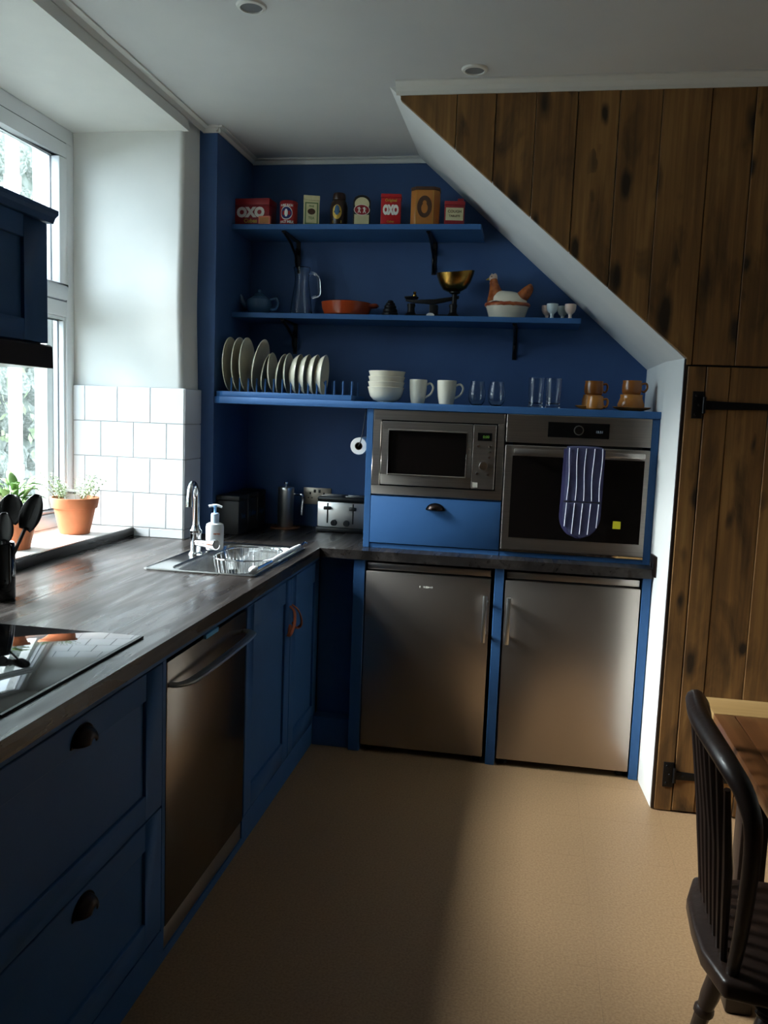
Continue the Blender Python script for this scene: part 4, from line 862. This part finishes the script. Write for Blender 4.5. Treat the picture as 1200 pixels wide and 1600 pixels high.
obj('plunger_knob', MB().lathe([(0, .2025), (.004, .2025), (.004, .212), (.011, .216), (.012, .224), (.008, .231), (0, .232)]), 'chrome', t, smooth=True)
obj('handle', MB().tube(bez([(.038, -.01, .165), (.07, -.02, .168), (.092, -.025, .164), (.095, -.026, .14), (.092, -.025, .10), (.091, -.025, .065)], 20), .0055, 8), 'chrome', t, smooth=True)
for k, (y, lb, tx) in enumerate(((.245, 'black storage canister in the corner, nearest the soap bottle', 'Tea'), (.385, 'black storage canister in the corner, middle of three', 'Coffee'), (.525, 'black storage canister in the corner, beside the steel coffee pot', 'Sugar'))):
    t = thing('canister', lb, 'canister', (-.48, y, ZS), group='black canisters in the corner')
    b = obj('body', MB().box(-.055, .055, -.062, .062, 0, .16), 'blacktin', t, bev=.006); obj('lid', MB().box(-.057, .057, -.064, .064, .1605, .185), 'blacktin', t, bev=.006)
    obj('lettering', lettering(tx, .036, .0006).xf(T(.0556, 0, .085) @ SIDE), 'teapot', b)
# paper roll
t = thing('paper_roll', 'white paper roll on a wire holder beside the microwave housing', 'paper roll', (.150, .12, 1.36))
k = MB().lathe([(.0175, 0), (.037, 0), (.038, .004), (.038, .215), (.037, .219), (.0175, .219)], seg=36).xf(Matrix.Rotation(-PI/2, 4, 'X')); obj('roll', k, 'paper', t, smooth=True)
obj('core', MB().lathe([(.015, .001), (.0175, .001), (.0175, .218), (.015, .218), (.015, .001)], seg=28).xf(Matrix.Rotation(-PI/2, 4, 'X')), 'card', t, smooth=True)
obj('wire_holder', MB().tube(bez([(.030, -.006, .1675), (.022, -.008, .09), (.012, -.008, .03), (.002, -.006, .004), (0, .01, 0), (0, .20, 0)], 26), .0022, 6), 'iron', t, smooth=True)

# ================================================================== WINDOW SILL AND HOB SIDE
def pot(name, label, loc):
    t = thing(name, label, 'plant pot', loc, group='terracotta pots on the sill')
    obj('pot', MB().lathe([(0, 0), (.060, 0), (.062, .004), (.084, .108), (.092, .110), (.1, .150), (.099, .153), (.092, .153), (.088, .118), (.080, .105), (0, .105)], seg=40), 'terra', t, smooth=True)
    obj('soil', MB().lathe([(0, .137), (.05, .139), (.0895, .135)], seg=24), 'soil', t, smooth=True); return t
def leaf(base, d, up, ln, w, droop=.4):
    b = Vector(base); d = Vector(d).normalized(); u = Vector(up); sd = d.cross(u).normalized(); vs = []; fs = []; n = 7
    for i in range(n+1):
        s_ = i/n; c = b+d*(ln*s_)+u*(ln*(.25*s_-droop*s_*s_)); ww = w*math.sin(PI*min(1, .06+s_*.94))**.8
        vs += [c-sd*ww+u*ww*.25, c, c+sd*ww+u*ww*.25]
    for i in range(n): fs += [(3*i, 3*i+1, 3*i+4, 3*i+3), (3*i+1, 3*i+2, 3*i+5, 3*i+4)]
    return MB().add(vs, fs)
def thick(o, t=.0008): k = o.modifiers.new('thick', 'SOLIDIFY'); k.thickness = t; return o
t = pot('herb_pot', 'terracotta pot of wispy herbs with a pale tag, beside the tiles', (-.985, -.295, .9546))
m = MB(); lf = MB()
for k in range(46):
    a = random.uniform(0, 2*PI); r = random.uniform(.03, .078); c = Vector((r*math.cos(a), r*math.sin(a), .137)); d = Vector((math.cos(a)*random.uniform(.0, .7), math.sin(a)*.5, 1)); ln = random.uniform(.04, .115) if r < .065 else random.uniform(.03, .08)
    pts = bez([c, c+d*ln*.5, c+d*ln+Vector((math.cos(a)*.02, 0, 0))], 6); m.tube(pts, .0009, 4)
    for q in range(2, 7):
        for s_ in (-1, 1):
            e = Vector((math.cos(a+1.5*s_), math.sin(a+1.5*s_), .5)); lf.join(leaf(pts[q], e, (0, 0, 1), random.uniform(.010, .017), .0035, .2))
obj('stems', m, 'leafd', t); o = obj('herb_leaves', lf, 'leafd', t); o['kind'] = 'stuff'
o = obj('plant_tag', MB().prism([(-.032, .125), (.040, .125), (.040, .178), (.032, .19), (-.022, .19), (-.032, .178)], 1, -.0415, -.0402).xf(Matrix.Rotation(.15, 4, 'Z')), 'tag', t)
obj('tag_print', lettering('THYME', .012, .0003).xf(Matrix.Rotation(.15, 4, 'Z') @ T(.004, -.0419, .175) @ FRONT), 'slotdark', o)
t = pot('sage_pot', 'terracotta pot of broad-leaved herb behind the black utensils', (-.985, -.735, .9546))
st = MB()
for k in range(26):
    a = k*2.4+random.uniform(-.3, .3); r = .015+.055*random.random(); h = .137+random.uniform(.02, .10); c = Vector((r*math.cos(a), r*math.sin(a), h)); el = random.uniform(.1, .9)
    st.tube([(c.x*.6, c.y*.6, .135), tuple(c)], .0016, 5)
    thick(obj('leaf', leaf(c, (math.cos(a), math.sin(a), el), (0, 0, 1), random.uniform(.05, .10), random.uniform(.009, .016), random.uniform(.1, .5)), 'leaf', t, smooth=True))
for dx, dy, dz, ln in ((1, -.2, .5, .13), (.9, .3, .1, .11), (.9, -.5, -.05, .13), (.5, .8, .6, .13), (-.5, .3, 1.2, .12)):
    thick(obj('leaf', leaf((.02, 0, .19), (dx, dy, dz), (0, 0, 1), ln, .017, .35), 'leaf', t, smooth=True))
obj('stems', st, 'leaf', t)
JX, JY = -.636, -1.335
t = thing('utensil_jar', 'tall black glass utensil jar beside the hob at the left edge', 'utensil jar', (JX, JY, ZS))
obj('jar', MB().lathe([(0, 0), (.044, 0), (.047, .004), (.047, .168), (.045, .172), (.042, .168), (.042, .008), (0, .007)], seg=32), 'blackgl', t, smooth=True)
def utensil(name, label, tip, head):
    b = Vector((0, 0, .012)); tip = Vector(tip); d = (tip-b).normalized()
    t = thing(name, label, 'utensil', (JX, JY, ZS), group='black utensils in the jar'); c = b+Vector((-d.x, -d.y, 0))*.03
    obj('handle', MB().tube([c, tip-d*.09], [.006, .0055], 8), 'black', t, smooth=True)
    side = Vector((d.z, .15, -d.x)).normalized(); nrm = d.cross(side).normalized(); n = 10; m = MB(); vs = []
    L0, w = head
    for i in range(n+1):
        s_ = i/n; q = tip-d*.095+d*(L0*s_); ww = max(.002, w*math.sin(PI*min(1, .12+.83*s_))**.6)
        for k in (-1, -.5, 0, .5, 1): vs.append(q+side*ww*k+nrm*(.010*(1-k*k)))
    fs = [(5*i+k, 5*i+k+1, 5*i+k+6, 5*i+k+5) for i in range(n) for k in range(4) if not (name == 'slotted_spoon' and 3 <= i <= 7 and k in (0, 1) and False)]
    hd = thick(obj('head', MB().add(vs, fs), 'black', t, smooth=True), .003)
    if name == 'slotted_spoon':
        for k in (-.45, 0, .45):
            a = tip-d*.095; obj('slot', MB().tube([a+d*L0*.30+side*w*k+nrm*(.010*(1-k*k)), a+d*L0*.68+side*w*k+nrm*(.010*(1-k*k))], .0034, 6), 'slotdark', hd)
utensil('slotted_spoon', 'black slotted spoon leaning right out of the jar', (.118, .01, .300), (.115, .032))
utensil('ladle', 'black ladle with a round head standing in the jar', (.028, .035, .318), (.09, .040))
utensil('spatula', 'black spatula leaning back at the left of the jar', (-.02, -.02, .325), (.11, .036))
utensil('serving_spoon', 'black serving spoon at the front of the jar', (.048, -.035, .270), (.09, .030))

# ================================================================== TABLE AND CHAIR
tb = thing('dining_table', 'rustic wooden table with a pale end board and dark legs', 'table', (1.9, -1.95, 0))
tx0, tx1, ty0, ty1, tz = 1.425, 2.32, -2.75, -1.16, .752
xs = [tx0, 1.478, 1.66, 1.86, 2.06, 2.2, tx1]
for a, b in zip(xs[:-1], xs[1:]): obj('top_plank', MB().box(a+.0008, b-.0008, ty0+.14, ty1-.141, tz-.034, tz+random.uniform(-.001, 0)), 'tabtop', tb, bev=.0022, world=True)
for a, b in ((ty1-.139, ty1), (ty0, ty0+.139)): obj('end_board', MB().box(tx0, tx1, a, b, tz-.034, tz+.0006), 'tabend', tb, bev=.003, world=True, label='pale end board')
obj('apron', MB().box(1.50, 2.25, -1.41, -1.388, .63, tz-.0345).box(1.50, 1.522, -2.5, -1.41, .63, tz-.0345).box(2.228, 2.25, -2.5, -1.41, .63, tz-.0345).box(1.50, 2.25, -2.52, -2.498, .63, tz-.0345), 'dkwood', tb, world=True)
for x in (1.518, 2.235):
    for y in (-1.40, -2.51): obj('leg', MB().box(x-.034, x+.034, y-.034, y+.034, .0006, tz-.0345), 'dkwood', tb, bev=.006, world=True)
def windsor(label, loc, rz):
    """spindle-back chair, local: front +X, back at -X, sits on z=0"""
    t = thing('windsor_chair', label, 'chair', loc, rz, group='dark spindle-back chairs')
    pl = [(.20, -.19), (.225, -.10), (.23, 0), (.225, .10), (.20, .19), (.08, .215), (-.08, .215), (-.235, .195), (-.262, .10), (-.266, 0), (-.262, -.10), (-.235, -.195), (-.08, -.215), (.08, -.215)]
    obj('seat', MB().prism(pl, 2, .412, .452), 'dkwood', t, bev=.010, seg=3)
    cr = [(-.222, .258, .772), (-.238, .242, .845), (-.262, .195, .882), (-.276, .10, .895), (-.282, 0, .898), (-.276, -.10, .895), (-.262, -.195, .882), (-.238, -.242, .845), (-.222, -.258, .772)]
    low = [(-.215, .165, .45), (-.214, .205, .58)]
    hoop = bez(low+cr+[(-.214, -.205, .58), (-.215, -.165, .45)], 60); obj('back_hoop', MB().tube(hoop, [.0125+.0095*math.sin(PI*i/60)**1.2 for i in range(61)], 12), 'dkwood', t, smooth=True)
    for k in range(7):
        u = (k-3)/3; yt = .205*u; yb2 = .125*u; zt_ = .888-.03*abs(u)**3-.02*(abs(u) > .9)
        obj('spindle', MB().tube([(-.225, yb2, .45), (-.240, (yb2+yt)/2, .66), (-.262-.012*(1-u*u), yt, zt_)], [.0075, .010, .0065], 8), 'dkwood', t, smooth=True)
    pr_ = [(0, .016), (.05, .015), (.07, .026), (.10, .027), (.115, .018), (.125, .024), (.14, .018), (.17, .021), (.62, .0225), (.70, .019), (.72, .024), (.745, .024), (.76, .019), (1, .0145)]
    for sx, sy in ((-1, 1), (-1, -1), (1, 1), (1, -1)):
        a = Vector((sx*.13, sy*.14, .414)); b = Vector((sx*.205, sy*.215, .0075)); obj('leg', MB().tube([a+(b-a)*s_ for s_, r in pr_], [r for s_, r in pr_], 12), 'dkwood', t, smooth=True)
    for sy in (-1, 1): obj('side_stretcher', MB().tube([(-.175, sy*.182, .18), (0, sy*.184, .18), (.175, sy*.182, .18)], [.009, .015, .009], 8), 'dkwood', t, smooth=True)
    obj('cross_stretcher', MB().tube([(0, -.182, .18), (0, 0, .18), (0, .182, .18)], [.009, .014, .009], 8), 'dkwood', t, smooth=True)
    return t
windsor('dark hoop-back spindle chair drawn up to the wooden table', (1.572, -1.80, 0), -.03)
